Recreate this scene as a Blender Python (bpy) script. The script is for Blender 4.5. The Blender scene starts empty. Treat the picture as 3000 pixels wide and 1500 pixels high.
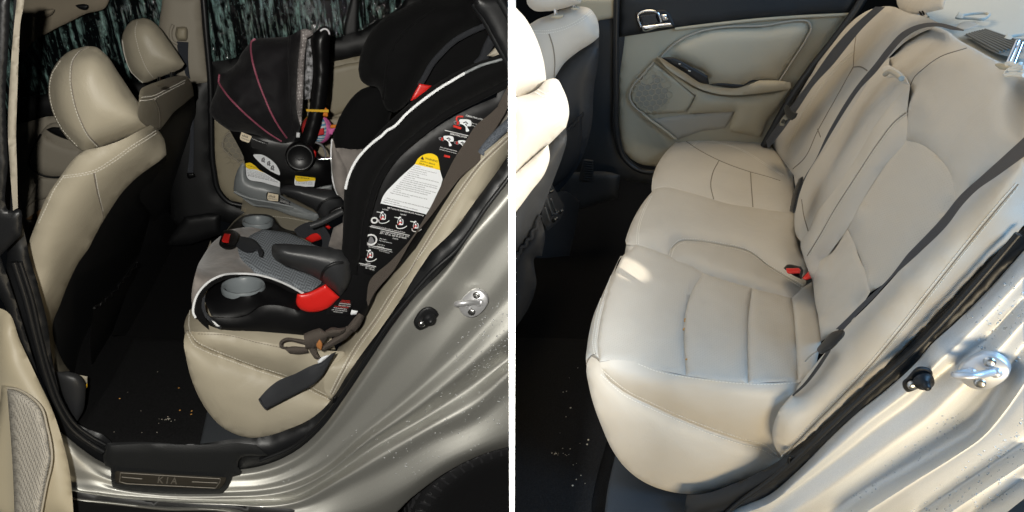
import bpy, bmesh, math, random
import numpy as np
from mathutils import Vector, Matrix, noise
from mathutils.geometry import delaunay_2d_cdt
from mathutils.bvhtree import BVHTree
random.seed(7)
S = bpy.context.scene
C = S.collection
# ------------------------------------------------------------------ camera, world, lamps, exposure
F = 1900.0                         # focal length in units of a 3000-wide picture
CAMZ, PITCH = 1.55, math.radians(26)
cam = bpy.data.cameras.new('camera'); cam.sensor_width = 36; cam.lens = F / 3000 * 36
cam.clip_start = 0.02; cam.clip_end = 60
co = bpy.data.objects.new('camera', cam); C.objects.link(co)
co.location = (0, 0, CAMZ); co.rotation_euler = (math.pi / 2 - PITCH, 0, 0)
S.camera = co
w = bpy.data.worlds.new('World'); S.world = w; w.use_nodes = True
w.node_tree.nodes['Background'].inputs[0].default_value = (0.75, 0.85, 1, 1)
w.node_tree.nodes['Background'].inputs[1].default_value = 0.003
S.view_settings.view_transform = 'Standard'; S.view_settings.look = 'None'
S.view_settings.exposure = 0; S.view_settings.gamma = 1; S.view_settings.use_curve_mapping = False
def lamp(name, kind, loc, target, energy, color=(1, 1, 1), **k):
    l = bpy.data.lights.new(name, kind); l.energy = energy; l.color = color
    for a, b in k.items(): setattr(l, a, b)
    o = bpy.data.objects.new(name, l); C.objects.link(o); o.location = loc
    o.rotation_euler = (Vector(target) - Vector(loc)).to_track_quat('-Z', 'Y').to_euler()
    return o
lamp('camera_flash', 'SPOT', (-0.08, 0.0, CAMZ + .06), (-0.72, 1.45, .70), 132, (1, .97, .90), spot_size=math.radians(75), spot_blend=.35, shadow_soft_size=.012)
lamp('overhead_sky', 'AREA', (2.45, .25, 2.45), (.80, 1.4, .6), 20, (.36, .64, 1), shape='RECTANGLE', size=1.7, size_y=1.3)
lamp('open_door_sky', 'AREA', (1.45, .0, 1.95), (.75, 1.35, .55), 33, (.28, .59, 1), shape='RECTANGLE', size=1.0, size_y=.8)
lamp('rear_window_sky', 'AREA', (2.2, 2.3, 2.7), (1.2, 1.9, 1.0), 17, (.88, .95, 1), shape='RECTANGLE', size=1.5, size_y=1.0)
lamp('front_warm_fill', 'AREA', (.55, 2.35, 2.35), (1.1, 1.7, .9), 13, (1, .80, .52), shape='RECTANGLE', size=.9, size_y=.8)  # added warm fill for the backrest, placed towards the front of the car
lamp('low_sun_bounce', 'AREA', (.85, -.25, .18), (.62, 1.35, .58), 23, (1, .83, .56), shape='RECTANGLE', size=.8, size_y=.4)
lamp('sun_beam', 'SPOT', (2.7, -2.6, 3.4), (.06, 1.46, 1.22), 3200, (1, .92, .78), spot_size=math.radians(6.6), spot_blend=.2, shadow_soft_size=.02)
lamp('sun_gap_beam', 'SPOT', (2.7, -2.6, 3.4), (.335, 1.67, .70), 3200, (1, .92, .78), spot_size=math.radians(.75), spot_blend=.3, shadow_soft_size=.01)

# ------------------------------------------------------------------ the two cars' frames: u across the car, v forward, z up
TILE = dict(a=(0, 0, 750), b=(750, 0, 750), c=(0, 750, 750), d=(750, 750, 750), e=(1500, 0, 750), f=(2250, 0, 750), g=(1500, 750, 750), h=(2250, 750, 750),
            p=(600, 60, 400), q=(550, 450, 500), r=(1000, 300, 500), s=(550, 600, 600), k=(1000, 0, 500), m=(0, 1000, 500), n=(0, 0, 400), o=(1500, 0, 400))
CR = np.array([[1, 0, 0], [0, math.sin(PITCH), math.cos(PITCH)], [0, math.cos(PITCH), -math.sin(PITCH)]])  # world axes <- (right, up, forward)
CR = np.array([[1, 0, 0], [0, math.sin(PITCH), math.cos(PITCH)], [0, math.cos(PITCH), -math.sin(PITCH)]])
CAM = np.array([0, 0, CAMZ])
class Car:
    def __init__(s, p, side):
        s.side = side; s.c = np.array(p[:3]); yaw, pit, rol = p[3:]
        B = np.array([[0, -1, 0], [0, 0, 1], [1, 0, 0.]])
        Ry = np.array([[math.cos(yaw), 0, -math.sin(yaw)], [0, 1, 0], [math.sin(yaw), 0, math.cos(yaw)]])
        Rp = np.array([[1, 0, 0], [0, math.cos(pit), -math.sin(pit)], [0, math.sin(pit), math.cos(pit)]])
        Rr = np.array([[math.cos(rol), -math.sin(rol), 0], [math.sin(rol), math.cos(rol), 0], [0, 0, 1]])
        s.M = Rr @ Rp @ Ry @ B
    def w(s, p): return CAM + CR @ (s.M @ (np.array(p, float) - s.c))
    def dirw(s, d): return CR @ (s.M @ np.array(d, float))
    def depth(s, px, pl):
        if isinstance(pl, (int, float)): return float(pl)
        d = s.M.T @ np.array([(px[0] - 1500) / F, -(px[1] - 750) / F, 1])
        n, c = pl
        return (c - n @ s.c) / (n @ d)
    def at(s, px, pl):
        return un(px, s.depth(px, pl))
    def car(s, wp): return s.M.T @ (CR.T @ (np.array(wp) - CAM)) + s.c
def un(px, d): return CAM + CR @ (d * np.array([(px[0] - 1500) / F, -(px[1] - 750) / F, 1]))
def toward(wp):
    v = CAM - wp; return v / np.linalg.norm(v)
L = Car([-1.5481, 0.1424, 1.2457, 0.3088, -0.3875, -0.1239], -1)
R = Car([-1.1149, 0.1931, 1.3895, -0.3765, -0.5147, 0.2426], 1)
def U(c): return (np.array([1., 0, 0]), c)
def V(c): return (np.array([0., 1, 0]), c)
def Z(c): return (np.array([0., 0, 1]), c)
def TOP(o=0): return (np.array([0, -.14, 1.]), .29 + o)
def BK(o=0): return (np.array([0, .54, .28]) / .608, .28 * .29 / .608 + o)
def FS(o=0): return (np.array([0, 1, .364]), .873 + o)
def parse(s):
    subs = [[]]; t = None; buf = []
    for k in s.replace('/', ' / ').split():
        if k == '/': subs.append([subs[-1][-1]])
        elif k in TILE: t = TILE[k]
        else:
            buf.append(float(k))
            if len(buf) == 2:
                f = t[2] / 1288; subs[-1].append((t[0] + buf[0] * f, t[1] + buf[1] * f)); buf = []
    return subs
def resample(pts, step):
    pts = [np.array(p) for p in pts]
    if len(pts) < 2: return pts
    if len(pts) == 2:
        n = max(1, int(np.linalg.norm(pts[1] - pts[0]) / step)); return [pts[0] + (pts[1] - pts[0]) * i / n for i in range(n + 1)]
    ch = [max(1e-3, np.linalg.norm(pts[i + 1] - pts[i])) for i in range(len(pts) - 1)]
    m = []
    closed = np.linalg.norm(pts[0] - pts[-1]) < 1e-6
    for i in range(len(pts)):
        if closed and i in (0, len(pts) - 1): a, b, ca, cb = pts[-2], pts[1], ch[-1], ch[0]; c_ = pts[0]
        elif i == 0: m.append((pts[1] - pts[0]) / ch[0]); continue
        elif i == len(pts) - 1: m.append((pts[-1] - pts[-2]) / ch[-1]); continue
        else: a, c_, b, ca, cb = pts[i - 1], pts[i], pts[i + 1], ch[i - 1], ch[i]
        m.append(((c_ - a) / ca * cb + (b - c_) / cb * ca) / (ca + cb))
    out = [pts[0]]
    for i in range(len(pts) - 1):
        n = max(1, int(round(ch[i] / step)))
        for k in range(1, n + 1):
            t = k / n; t2, t3 = t * t, t ** 3
            out.append((2 * t3 - 3 * t2 + 1) * pts[i] + (t3 - 2 * t2 + t) * ch[i] * m[i] + (-2 * t3 + 3 * t2) * pts[i + 1] + (t3 - t2) * ch[i] * m[i + 1])
    return out
def line(s, step=8):
    o = []
    for sub in parse(s):
        q = resample(sub, step); o += q if not o else q[1:]
    return o
# ------------------------------------------------------------------ materials
MATS = {}
def mat(name, col, rough=.5, metal=0, bump=0, bscale=200, var=0, vscale=6, sheen=0, coat=0, spec=.5, kind='noise', trans=0, ior=1.45, det=3):
    m = bpy.data.materials.new(name); m.use_nodes = True; N = m.node_tree; b = N.nodes['Principled BSDF']
    b.inputs['Base Color'].default_value = (*col, 1); b.inputs['Roughness'].default_value = rough; b.inputs['Metallic'].default_value = metal
    b.inputs['Specular IOR Level'].default_value = spec; b.inputs['IOR'].default_value = ior
    b.inputs['Sheen Weight'].default_value = sheen; b.inputs['Coat Weight'].default_value = coat; b.inputs['Coat Roughness'].default_value = .08
    b.inputs['Transmission Weight'].default_value = trans
    tc = N.nodes.new('ShaderNodeTexCoord')
    if var:
        n = N.nodes.new('ShaderNodeTexNoise'); n.inputs['Scale'].default_value = vscale; n.inputs['Detail'].default_value = 5
        N.links.new(tc.outputs['Object'], n.inputs['Vector'])
        r = N.nodes.new('ShaderNodeMapRange'); r.inputs['From Min'].default_value = .3; r.inputs['From Max'].default_value = .7
        r.inputs['To Min'].default_value = 1 - var; r.inputs['To Max'].default_value = 1 + var; N.links.new(n.outputs['Fac'], r.inputs['Value'])
        x = N.nodes.new('ShaderNodeVectorMath'); x.operation = 'SCALE'; x.inputs[0].default_value = col; N.links.new(r.outputs[0], x.inputs['Scale'])
        N.links.new(x.outputs[0], b.inputs['Base Color'])
        r2 = N.nodes.new('ShaderNodeMapRange'); r2.inputs['From Min'].default_value = .3; r2.inputs['From Max'].default_value = .7
        r2.inputs['To Min'].default_value = rough - .07; r2.inputs['To Max'].default_value = rough + .07; N.links.new(n.outputs['Fac'], r2.inputs['Value']); N.links.new(r2.outputs[0], b.inputs['Roughness'])
    if bump:
        if kind == 'noise':
            n = N.nodes.new('ShaderNodeTexNoise'); n.inputs['Scale'].default_value = bscale; n.inputs['Detail'].default_value = det; o = n.outputs['Fac']
        else:
            n = N.nodes.new('ShaderNodeTexVoronoi'); n.inputs['Scale'].default_value = bscale; o = n.outputs['Distance']
        N.links.new(tc.outputs['Object'], n.inputs['Vector'])
        bp = N.nodes.new('ShaderNodeBump'); bp.inputs['Strength'].default_value = bump; bp.inputs['Distance'].default_value = .002
        N.links.new(o, bp.inputs['Height']); N.links.new(bp.outputs[0], b.inputs['Normal'])
        if name.startswith('leather'):      # soft creases and sit marks
            n2 = N.nodes.new('ShaderNodeTexNoise'); n2.inputs['Scale'].default_value = 11; n2.inputs['Detail'].default_value = 3; n2.inputs['Distortion'].default_value = 1.6
            N.links.new(tc.outputs['Object'], n2.inputs['Vector'])
            b2 = N.nodes.new('ShaderNodeBump'); b2.inputs['Strength'].default_value = .075; b2.inputs['Distance'].default_value = .02
            N.links.new(n2.outputs['Fac'], b2.inputs['Height']); N.links.new(bp.outputs[0], b2.inputs['Normal']); N.links.new(b2.outputs[0], b.inputs['Normal'])
    MATS[name] = m; return m
def weave(name, ca, cb, scale, rough=.8, rot=0, sharp=.5, kind='wave', bump=.5):
    m = mat(name, ca, rough); N = m.node_tree; b = N.nodes['Principled BSDF']
    tc = [n for n in N.nodes if n.type == 'TEX_COORD'][0]
    mp = N.nodes.new('ShaderNodeMapping'); mp.inputs['Rotation'].default_value = (rot, rot * .7, rot); N.links.new(tc.outputs['Object'], mp.inputs[0])
    if kind == 'wave':
        n = N.nodes.new('ShaderNodeTexWave'); n.inputs['Scale'].default_value = scale; n.inputs['Distortion'].default_value = .6; o = n.outputs['Fac']
    elif kind == 'check':
        n = N.nodes.new('ShaderNodeTexChecker'); n.inputs['Scale'].default_value = scale; o = n.outputs['Fac']
    elif kind == 'dots':
        n = N.nodes.new('ShaderNodeTexVoronoi'); n.inputs['Scale'].default_value = scale; n.inputs['Randomness'].default_value = .15; o = n.outputs['Distance']
    else:
        n = N.nodes.new('ShaderNodeTexNoise'); n.inputs['Scale'].default_value = scale; n.inputs['Detail'].default_value = 6; o = n.outputs['Fac']
    N.links.new(mp.outputs[0], n.inputs['Vector'])
    r = N.nodes.new('ShaderNodeValToRGB'); r.color_ramp.elements[0].color = (*ca, 1); r.color_ramp.elements[1].color = (*cb, 1)
    r.color_ramp.elements[0].position = max(0, sharp - .12); r.color_ramp.elements[1].position = min(1, sharp + .12)
    N.links.new(o, r.inputs[0]); N.links.new(r.outputs[0], b.inputs['Base Color'])
    bp = N.nodes.new('ShaderNodeBump'); bp.inputs['Strength'].default_value = bump; bp.inputs['Distance'].default_value = .002; N.links.new(o, bp.inputs['Height']); N.links.new(bp.outputs[0], b.inputs['Normal'])
    return m
mat('leather', (.42, .375, .285), .46, bump=.25, bscale=420, var=.05, vscale=5)
mat('leather_day', (.46, .425, .37), .50, bump=.2, bscale=420, var=.04, vscale=5)
weave('perforated_leather', (.40, .37, .322), (.46, .425, .37), 230, .52, .6, .25, 'dots', .25)
mat('thread', (.62, .59, .52), .7)
mat('thread_dark', (.20, .175, .14), .8)
mat('trim_black', (.007, .0073, .008), .5, bump=.15, bscale=500)
mat('trim_charcoal', (.016, .017, .018), .5, spec=.35, bump=.3, bscale=500)
mat('seat_back_plastic', (.014, .0145, .0155), .52, bump=.2, bscale=500, spec=.4)
mat('pocket_vinyl', (.007, .007, .0075), .6, spec=.25, bump=.3, bscale=40)
mat('beige_plastic', (.36, .315, .225), .5, bump=.15, bscale=600, var=.03)
mat('beige_soft', (.42, .365, .265), .55, bump=.15, bscale=600, var=.03)
mat('beige_dim', (.33, .295, .235), .6, bump=.2, bscale=600)
mat('headliner', (.27, .23, .17), .95, bump=.3, bscale=800)
mat('carpet', (.009, .009, .0095), .95, spec=.1, bump=1, bscale=900, var=.35, vscale=300)
mat('mat_carpet', (.0125, .0125, .013), .95, spec=.1, bump=1, bscale=700, var=.3, vscale=200)
mat('kick_plastic', (.045, .05, .056), .65, spec=.3, bump=.4, bscale=400)
mat('rubber', (.009, .0095, .0105), .42, bump=.1, bscale=300)
mat('asphalt', (.03, .03, .03), .9, bump=.8, bscale=300)
mat('tyre', (.016, .016, .017), .25, bump=.5, bscale=160)
mat('tread_rubber', (.032, .032, .034), .2, bump=.5, bscale=220)
mat('shell_black', (.004, .004, .0045), .45, bump=.05, bscale=350, spec=.25)
def paint(name, col, rough=.44, metal=.68):
    m = mat(name, col, rough, metal, coat=.25); N = m.node_tree; b = N.nodes['Principled BSDF']
    tc = [n for n in N.nodes if n.type == 'TEX_COORD'][0]
    n = N.nodes.new('ShaderNodeTexVoronoi'); n.inputs['Scale'].default_value = 1500; N.links.new(tc.outputs['Object'], n.inputs['Vector'])
    r = N.nodes.new('ShaderNodeMapRange'); r.inputs['To Min'].default_value = .86; r.inputs['To Max'].default_value = 1.1; N.links.new(n.outputs['Color'], r.inputs['Value'])
    x = N.nodes.new('ShaderNodeVectorMath'); x.operation = 'SCALE'; x.inputs[0].default_value = col; N.links.new(r.outputs[0], x.inputs['Scale']); N.links.new(x.outputs[0], b.inputs['Base Color'])
    return m
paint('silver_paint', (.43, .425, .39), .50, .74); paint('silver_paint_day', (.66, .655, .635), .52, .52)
mat('chrome', (.75, .75, .76), .12, 1); mat('steel', (.55, .55, .54), .3, 1)
mat('glass_black', (.004, .004, .005), .05)
mat('velvet_black', (.0035, .0035, .0038), .9, bump=.5, bscale=90, sheen=.03, spec=.15)
mat('velvet_gray', (.20, .178, .162), .8, bump=.6, bscale=70, var=.28, vscale=22, sheen=.3)
weave('knit_gray', (.13, .145, .165), (.30, .33, .36), 170, .8, .5, .5, 'check', .7)
mat('piping_white', (.72, .73, .74), .6)
mat('plastic_black', (.005, .005, .0055), .36, bump=.06, bscale=350)
mat('arm_plastic', (.030, .031, .033), .42, bump=.2, bscale=500)
mat('cup_gray', (.17, .19, .20), .35); mat('base_gray', (.20, .215, .22), .42, bump=.1, bscale=300, var=.08)
mat('red_plastic', (.62, .018, .014), .32); mat('yellow_label', (.85, .58, .01), .35); mat('white_label', (.74, .76, .78), .35)
mat('cream_label', (.72, .62, .46), .4); mat('ink_black', (.01, .01, .01), .5); mat('ink_gray', (.16, .16, .17), .6); mat('ink_white', (.72, .72, .72), .5); mat('ink_red', (.65, .03, .02), .5)
mat('canopy_cloth', (.009, .008, .0095), .75, bump=.5, bscale=60, sheen=.08, var=.3, vscale=14, spec=.3)
mat('pink_piping', (.33, .085, .13), .6)
weave('polka_cloth', (.68, .64, .62), (.30, .27, .262), 95, .8, .2, .30, 'dots', .2)
weave('floral_cloth', (.03, .03, .03), (.48, .48, .50), 60, .8, 0, .47, 'noise', .2)
weave('web_brown', (.055, .044, .036), (.15, .125, .105), 190, .7, .5, .5, 'wave', .8)
weave('web_dark', (.013, .014, .017), (.042, .045, .052), 230, .6, .9, .5, 'wave', .6)
weave('web_belt', (.020, .023, .031), (.036, .041, .053), 230, .5, .9, .5, 'wave', .4)
weave('speaker_mesh', (.10, .097, .09), (.36, .335, .29), 330, .5, .4, .33, 'dots', .8)
weave('speaker_cells', (.23, .21, .165), (.29, .265, .21), 400, .6, .4, .4, 'dots', .6)
weave('gray_felt', (.06, .07, .085), (.13, .145, .17), 300, .9, .4, .5, 'noise', .6)
mat('toy_red', (.55, .03, .03), .8); mat('toy_green', (.16, .42, .06), .8); mat('toy_pink', (.72, .16, .42), .75); mat('toy_yellow', (.75, .44, .02), .7); mat('toy_orange', (.75, .22, .02), .7)
weave('toy_stripes', (.62, .66, .68), (.12, .30, .48), 26, .8, 1.2, .5, 'wave', .2)
mat('orange_tag', (.35, .14, .04), .7); mat('brown_card', (.30, .17, .08), .7)
mat('shelf_cloth', (.46, .45, .40), .95, bump=.4, bscale=700); mat('grille_dark', (.10, .105, .10), .7); mat('grille_frame', (.30, .29, .26), .6)
mat('water', (.9, .92, .92), .03, trans=.6, ior=1.33, spec=.8)
mat('crumb', (.55, .27, .06), .8); mat('crumb_pale', (.5, .46, .38), .8)
mat('board_white', (.85, .85, .85), .8); mat('board_dark', (.01, .01, .01), .95); mat('plate_metal', (.05, .044, .035), .45, .3); mat('emblem_metal', (.17, .155, .13), .45, .3); mat('bright_steel', (.72, .72, .73), .38, .6)
def rain(name):
    m = mat(name, (.003, .004, .004), .06); N = m.node_tree; b = N.nodes['Principled BSDF']; tc = [n for n in N.nodes if n.type == 'TEX_COORD'][0]
    def nz(sc, scale, rot, det):
        mp = N.nodes.new('ShaderNodeMapping'); mp.inputs['Scale'].default_value = sc; mp.inputs['Rotation'].default_value = rot; N.links.new(tc.outputs['Object'], mp.inputs[0])
        n = N.nodes.new('ShaderNodeTexNoise'); n.inputs['Scale'].default_value = scale; n.inputs['Detail'].default_value = det; n.inputs['Roughness'].default_value = .65; N.links.new(mp.outputs[0], n.inputs['Vector']); return n.outputs['Fac']
    def rm(o, a, c):
        r = N.nodes.new('ShaderNodeMapRange'); r.inputs['From Min'].default_value = a; r.inputs['From Max'].default_value = c; N.links.new(o, r.inputs['Value']); return r.outputs[0]
    def mul(x, y):
        q = N.nodes.new('ShaderNodeMath'); q.operation = 'MULTIPLY'; N.links.new(x, q.inputs[0]); N.links.new(y, q.inputs[1]); return q.outputs[0]
    streak = mul(rm(nz((46, 46, 2.6), 1, (0, .12, 0), 4), .47, .66), rm(nz((60, 60, 26), 1, (0, .12, 0), 5), .40, .62))
    fine = rm(nz((1, 1, .45), 110, (0, 0, 0), 2), .64, .72)
    a = N.nodes.new('ShaderNodeMath'); a.operation = 'ADD'; a.use_clamp = True; N.links.new(streak, a.inputs[0])
    f2 = N.nodes.new('ShaderNodeMath'); f2.operation = 'MULTIPLY'; f2.inputs[1].default_value = .8; N.links.new(mul(fine, rm(nz((30, 30, 2.0), 1, (0, .12, 0), 3), .4, .6)), f2.inputs[0]); N.links.new(f2.outputs[0], a.inputs[1])
    r = N.nodes.new('ShaderNodeMixRGB'); r.inputs[1].default_value = (.003, .004, .0045, 1); r.inputs[2].default_value = (.30, .50, .46, 1); N.links.new(a.outputs[0], r.inputs[0]); N.links.new(r.outputs[0], b.inputs['Base Color'])  # rain streaks coloured pale teal for their glint in the flash
    bp = N.nodes.new('ShaderNodeBump'); bp.inputs['Strength'].default_value = .8; bp.inputs['Distance'].default_value = .004; N.links.new(a.outputs[0], bp.inputs['Height']); N.links.new(bp.outputs[0], b.inputs['Normal'])
rain('rain_glass')
# ------------------------------------------------------------------ builders
ROOTS = []
def thing(name, label, cat, group=None, kind=None):
    o = bpy.data.objects.new(name, None); C.objects.link(o); o.empty_display_size = .05
    o['label'] = label; o['category'] = cat
    if group: o['group'] = group
    if kind: o['kind'] = kind
    ROOTS.append(o); return o
def tag(o, label, cat, group=None, kind=None):
    o['label'] = label; o['category'] = cat
    if group: o['group'] = group
    if kind: o['kind'] = kind
    return o
def struct(o): o['kind'] = 'structure'; return o
def mk(car, name, verts, faces, m, parent=None, smooth=True, mats=None, fm=None, sharp=None):
    me = bpy.data.meshes.new(name); me.from_pydata([tuple(v) for v in verts], [], [tuple(f) for f in faces])
    for mm in (mats or [m]): me.materials.append(MATS[mm])
    if fm is not None: me.polygons.foreach_set('material_index', fm)
    me.polygons.foreach_set('use_smooth', [smooth] * len(me.polygons))
    bm = bmesh.new(); bm.from_mesh(me)
    if car is not None:
        s = car.side
        if any(v.co.x * s < .0026 for v in bm.verts):
            bmesh.ops.bisect_plane(bm, geom=bm.verts[:] + bm.edges[:] + bm.faces[:], plane_co=(s * .0026, 0, 0), plane_no=(s, 0, 0), clear_inner=True)
    lo = [v for v in bm.verts if not v.link_faces]
    if lo: bmesh.ops.delete(bm, geom=lo, context='VERTS')
    bmesh.ops.recalc_face_normals(bm, faces=bm.faces[:])
    if smooth:
        for e in bm.edges:
            if len(e.link_faces) == 2 and e.calc_face_angle(0) > 1.15: e.smooth = False
    bm.to_mesh(me); bm.free()
    o = bpy.data.objects.new(name, me); C.objects.link(o)
    if parent is not None: o.parent = parent
    return o
def cdt(px, step, hole=None):
    poly = np.array(px); n = len(poly)
    lo, hi = poly.min(0), poly.max(0)
    pts = []
    y = lo[1] + step * .5; row = 0
    x2, y2 = np.roll(poly[:, 0], -1), np.roll(poly[:, 1], -1)
    while y < hi[1]:
        xs = np.arange(lo[0] + step * (.5 if row % 2 else 0), hi[0], step)
        for x in xs:
            c = ((poly[:, 1] > y) != (y2 > y)) & (x < (x2 - poly[:, 0]) * (y - poly[:, 1]) / (y2 - poly[:, 1] + 1e-12) + poly[:, 0])
            if c.sum() % 2 == 0: continue
            if np.min(np.hypot(poly[:, 0] - x, poly[:, 1] - y)) > step * .55: pts.append((x, y))
        y += step * .866; row += 1
    vin = [Vector(p) for p in px] + [Vector(p) for p in pts]
    ed = [(i, (i + 1) % n) for i in range(n)]
    if hole is not None:
        k = len(vin); vin += [Vector(p) for p in hole]; ed += [(k + i, k + (i + 1) % len(hole)) for i in range(len(hole))]
    r = list(delaunay_2d_cdt(vin, ed, [], 1, 1e-4))
    if hole is not None:
        H = np.array(hole); c = H.mean(0); keep = []
        for f in r[2]:
            x, y = np.mean([tuple(r[0][i]) for i in f], axis=0); a, b = np.roll(H[:, 0], -1), np.roll(H[:, 1], -1)
            if (((H[:, 1] > y) != (b > y)) & (x < (a - H[:, 0]) * (y - H[:, 1]) / (b - H[:, 1] + 1e-12) + H[:, 0])).sum() % 2 == 0: keep.append(f)
        r[2] = keep
    return r
SURF = {}
def segd(P, A, B):
    d = B - A; L2 = (d * d).sum(1) + 1e-12
    best = np.full(len(P), 1e9)
    for i in range(len(A)):
        t = np.clip(((P - A[i]) @ d[i]) / L2[i], 0, 1); q = A[i] + t[:, None] * d[i]
        best = np.minimum(best, np.hypot(*(P - q).T))
    return best
def fill(car, name, segs, m, parent=None, puff=.008, Rr=.03, thick=.02, step=None, bpuff=0, wob=0, wsc=8, smooth=True, power=.5, soft=None, hole=None):
    """sewn panel or moulded piece: closed outline -> padded solid; segs = [(outline, plane), ...]"""
    if isinstance(segs, tuple): segs = [segs]
    allp = [p for s_ in segs for sub in parse(s_[0]) for p in sub]; ext = np.ptp(np.array(allp), axis=0).max()
    step = step or min(16, max(2.2, ext / 34))
    px, dd = [], []
    for s_ in segs:
        subs = parse(s_[0])
        if len(segs) == 1: subs[-1].append(subs[0][0])
        k = 0
        for sub in subs:
            if isinstance(s_[1], list):     # one plane per control point
                sub = [(x, y, 1000 / car.depth((x, y), s_[1][min(k + i, len(s_[1]) - 1)])) for i, (x, y) in enumerate(sub)]; k += len(sub) - 1
            for p in resample(sub, step):
                if px and np.hypot(*(px[-1] - p[:2])) < step * .3: continue
                px.append(p[:2]); dd.append(1000 / p[2] if len(p) == 3 else car.depth(p, s_[1]))
    if np.hypot(*(px[0] - px[-1])) < step * .3: px.pop(); dd.pop()
    # close the last gap
    gap = resample([px[-1], px[0]], step)[1:-1]
    for i, p in enumerate(gap):
        t = (i + 1) / (len(gap) + 1); px.append(p); dd.append(1 / ((1 - t) / dd[-1 - i] + t / dd[0]))
    vs, es, fs, ov, oe, of = cdt(px, step, hole)
    vs = np.array([tuple(v) for v in vs]); n = len(vs); n0 = len(px)
    known = np.zeros(n, bool); q = np.zeros(n)
    for i, o in enumerate(ov):
        o = [k for k in o if k < n0]
        if o: known[i] = True; q[i] = 1 / dd[o[0]]
    idx = np.where(~known)[0]
    if len(idx):
        pos = {v: i for i, v in enumerate(idx)}; A = np.zeros((len(idx), len(idx))); b = np.zeros(len(idx))
        E = set()
        for f in fs:
            for i in range(3): E.add((min(f[i], f[(i + 1) % 3]), max(f[i], f[(i + 1) % 3])))
        for i, j in E:
            wgt = 1 / np.hypot(*(vs[i] - vs[j]))
            for s_, t_ in ((i, j), (j, i)):
                if s_ in pos:
                    A[pos[s_], pos[s_]] += wgt
                    if t_ in pos: A[pos[s_], pos[t_]] -= wgt
                    else: b[pos[s_]] += wgt * q[t_]
        A += np.eye(len(idx)) * 1e-9
        q[idx] = np.linalg.solve(A, b)
    q[q < .05] = np.mean(1 / np.array(dd))
    P = np.array(px); dist = segd(vs, P, np.roll(P, -1, 0)); dist[known] = 0
    dm = 1 / q; dist = dist * dm / F
    sN = np.clip(dist / Rr, 0, 1); prof = (1 - (1 - sN) ** 2) ** power
    soft = (10 if puff >= .06 else 5 if puff >= .02 else 0) if soft is None else soft
    if soft:
        I, J = [], []
        for f in fs:
            for i in range(3): I += [f[i], f[(i + 1) % 3]]; J += [f[(i + 1) % 3], f[i]]
        I, J = np.array(I), np.array(J); cnt = np.maximum(1, np.bincount(I, minlength=n))
        for _ in range(soft):
            av = np.bincount(I, weights=prof[J], minlength=n) / cnt; prof = np.where(known, 0, .35 * prof + .65 * av)
    front, back = [], []
    for i in range(n):
        b0 = un(vs[i], dm[i]); t = toward(b0)
        h = puff * prof[i]
        if wob: h += wob * prof[i] * noise.fractal(Vector(b0) * wsc, 1.0, 2.0, 3)
        front.append(b0 + t * h); back.append(b0 - t * (thick + bpuff * prof[i]))
    faces = [tuple(f) for f in fs]; nf = len(faces)
    bc = {}
    for f in faces:
        for i in range(len(f)):
            e = (f[i], f[(i + 1) % len(f)])
            bc[e] = 1
    allf = faces + [tuple(i + n for i in reversed(f)) for f in faces]
    for (i, j) in bc:
        if (j, i) not in bc: allf.append((j, i, i + n, j + n))
    o = mk(car, name, front + back, allf, m, parent, smooth)
    SURF[o.name] = (front, faces)
    return o
def bvh(objs):
    V_, F_ = [], []
    for o in objs:
        f, t = SURF[o.name]; k = len(V_); V_ += [Vector(x) for x in f]; F_ += [tuple(i + k for i in q) for q in t]
    return BVHTree.FromPolygons(V_, F_)
def drape(tree, px, off=.001, fb=None):
    d = un(px, 1) - CAM; d = d / np.linalg.norm(d)
    h = tree.ray_cast(Vector(CAM), Vector(d))
    if h[0] is None:
        return (fb, None) if fb is not None else (None, None)
    nrm = h[1] if h[1].dot(Vector(d)) < 0 else -h[1]
    return np.array(h[0]) - d * off, np.array(nrm)
def boxat(vs, fs, c, t, b, n, l, w_, h):
    k = len(vs)
    for sx in (-1, 1):
        for sy in (-1, 1):
            for sz in (-1, 1): vs.append(c + t * l * sx / 2 + b * w_ * sy / 2 + n * h * sz / 2)
    fs += [(k, k + 1, k + 3, k + 2), (k + 4, k + 6, k + 7, k + 5), (k, k + 4, k + 5, k + 1), (k + 2, k + 3, k + 7, k + 6), (k, k + 2, k + 6, k + 4), (k + 1, k + 5, k + 7, k + 3)]
def stitch(car, paths, surf, parent, m='thread', pitch=.0075, ln=.0052, wd=.0019, name='stitching', gap=0):
    tree = bvh(surf); vs, fs = [], []
    for s_ in paths:
        pts, nn = [], []
        for p in line(s_, 4):
            a, n_ = drape(tree, p, .0005)
            if a is not None: pts.append(a); nn.append(n_)
        offs = (0,) if not gap else (-gap, gap)
        for off in offs:
            acc = 0
            for i in range(1, len(pts)):
                d = pts[i] - pts[i - 1]; l = np.linalg.norm(d)
                if l < 1e-6 or l > .06: continue
                t = d / l
                while acc < l:
                    n_ = nn[i]; b = np.cross(n_, t); bl = np.linalg.norm(b)
                    if bl > 1e-4:
                        b /= bl; boxat(vs, fs, pts[i - 1] + t * acc + b * off, t, b, n_, ln, wd, .0014)
                    acc += pitch
                acc -= l
    return mk(car, name, vs, fs, m, parent, False) if vs else None
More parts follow.
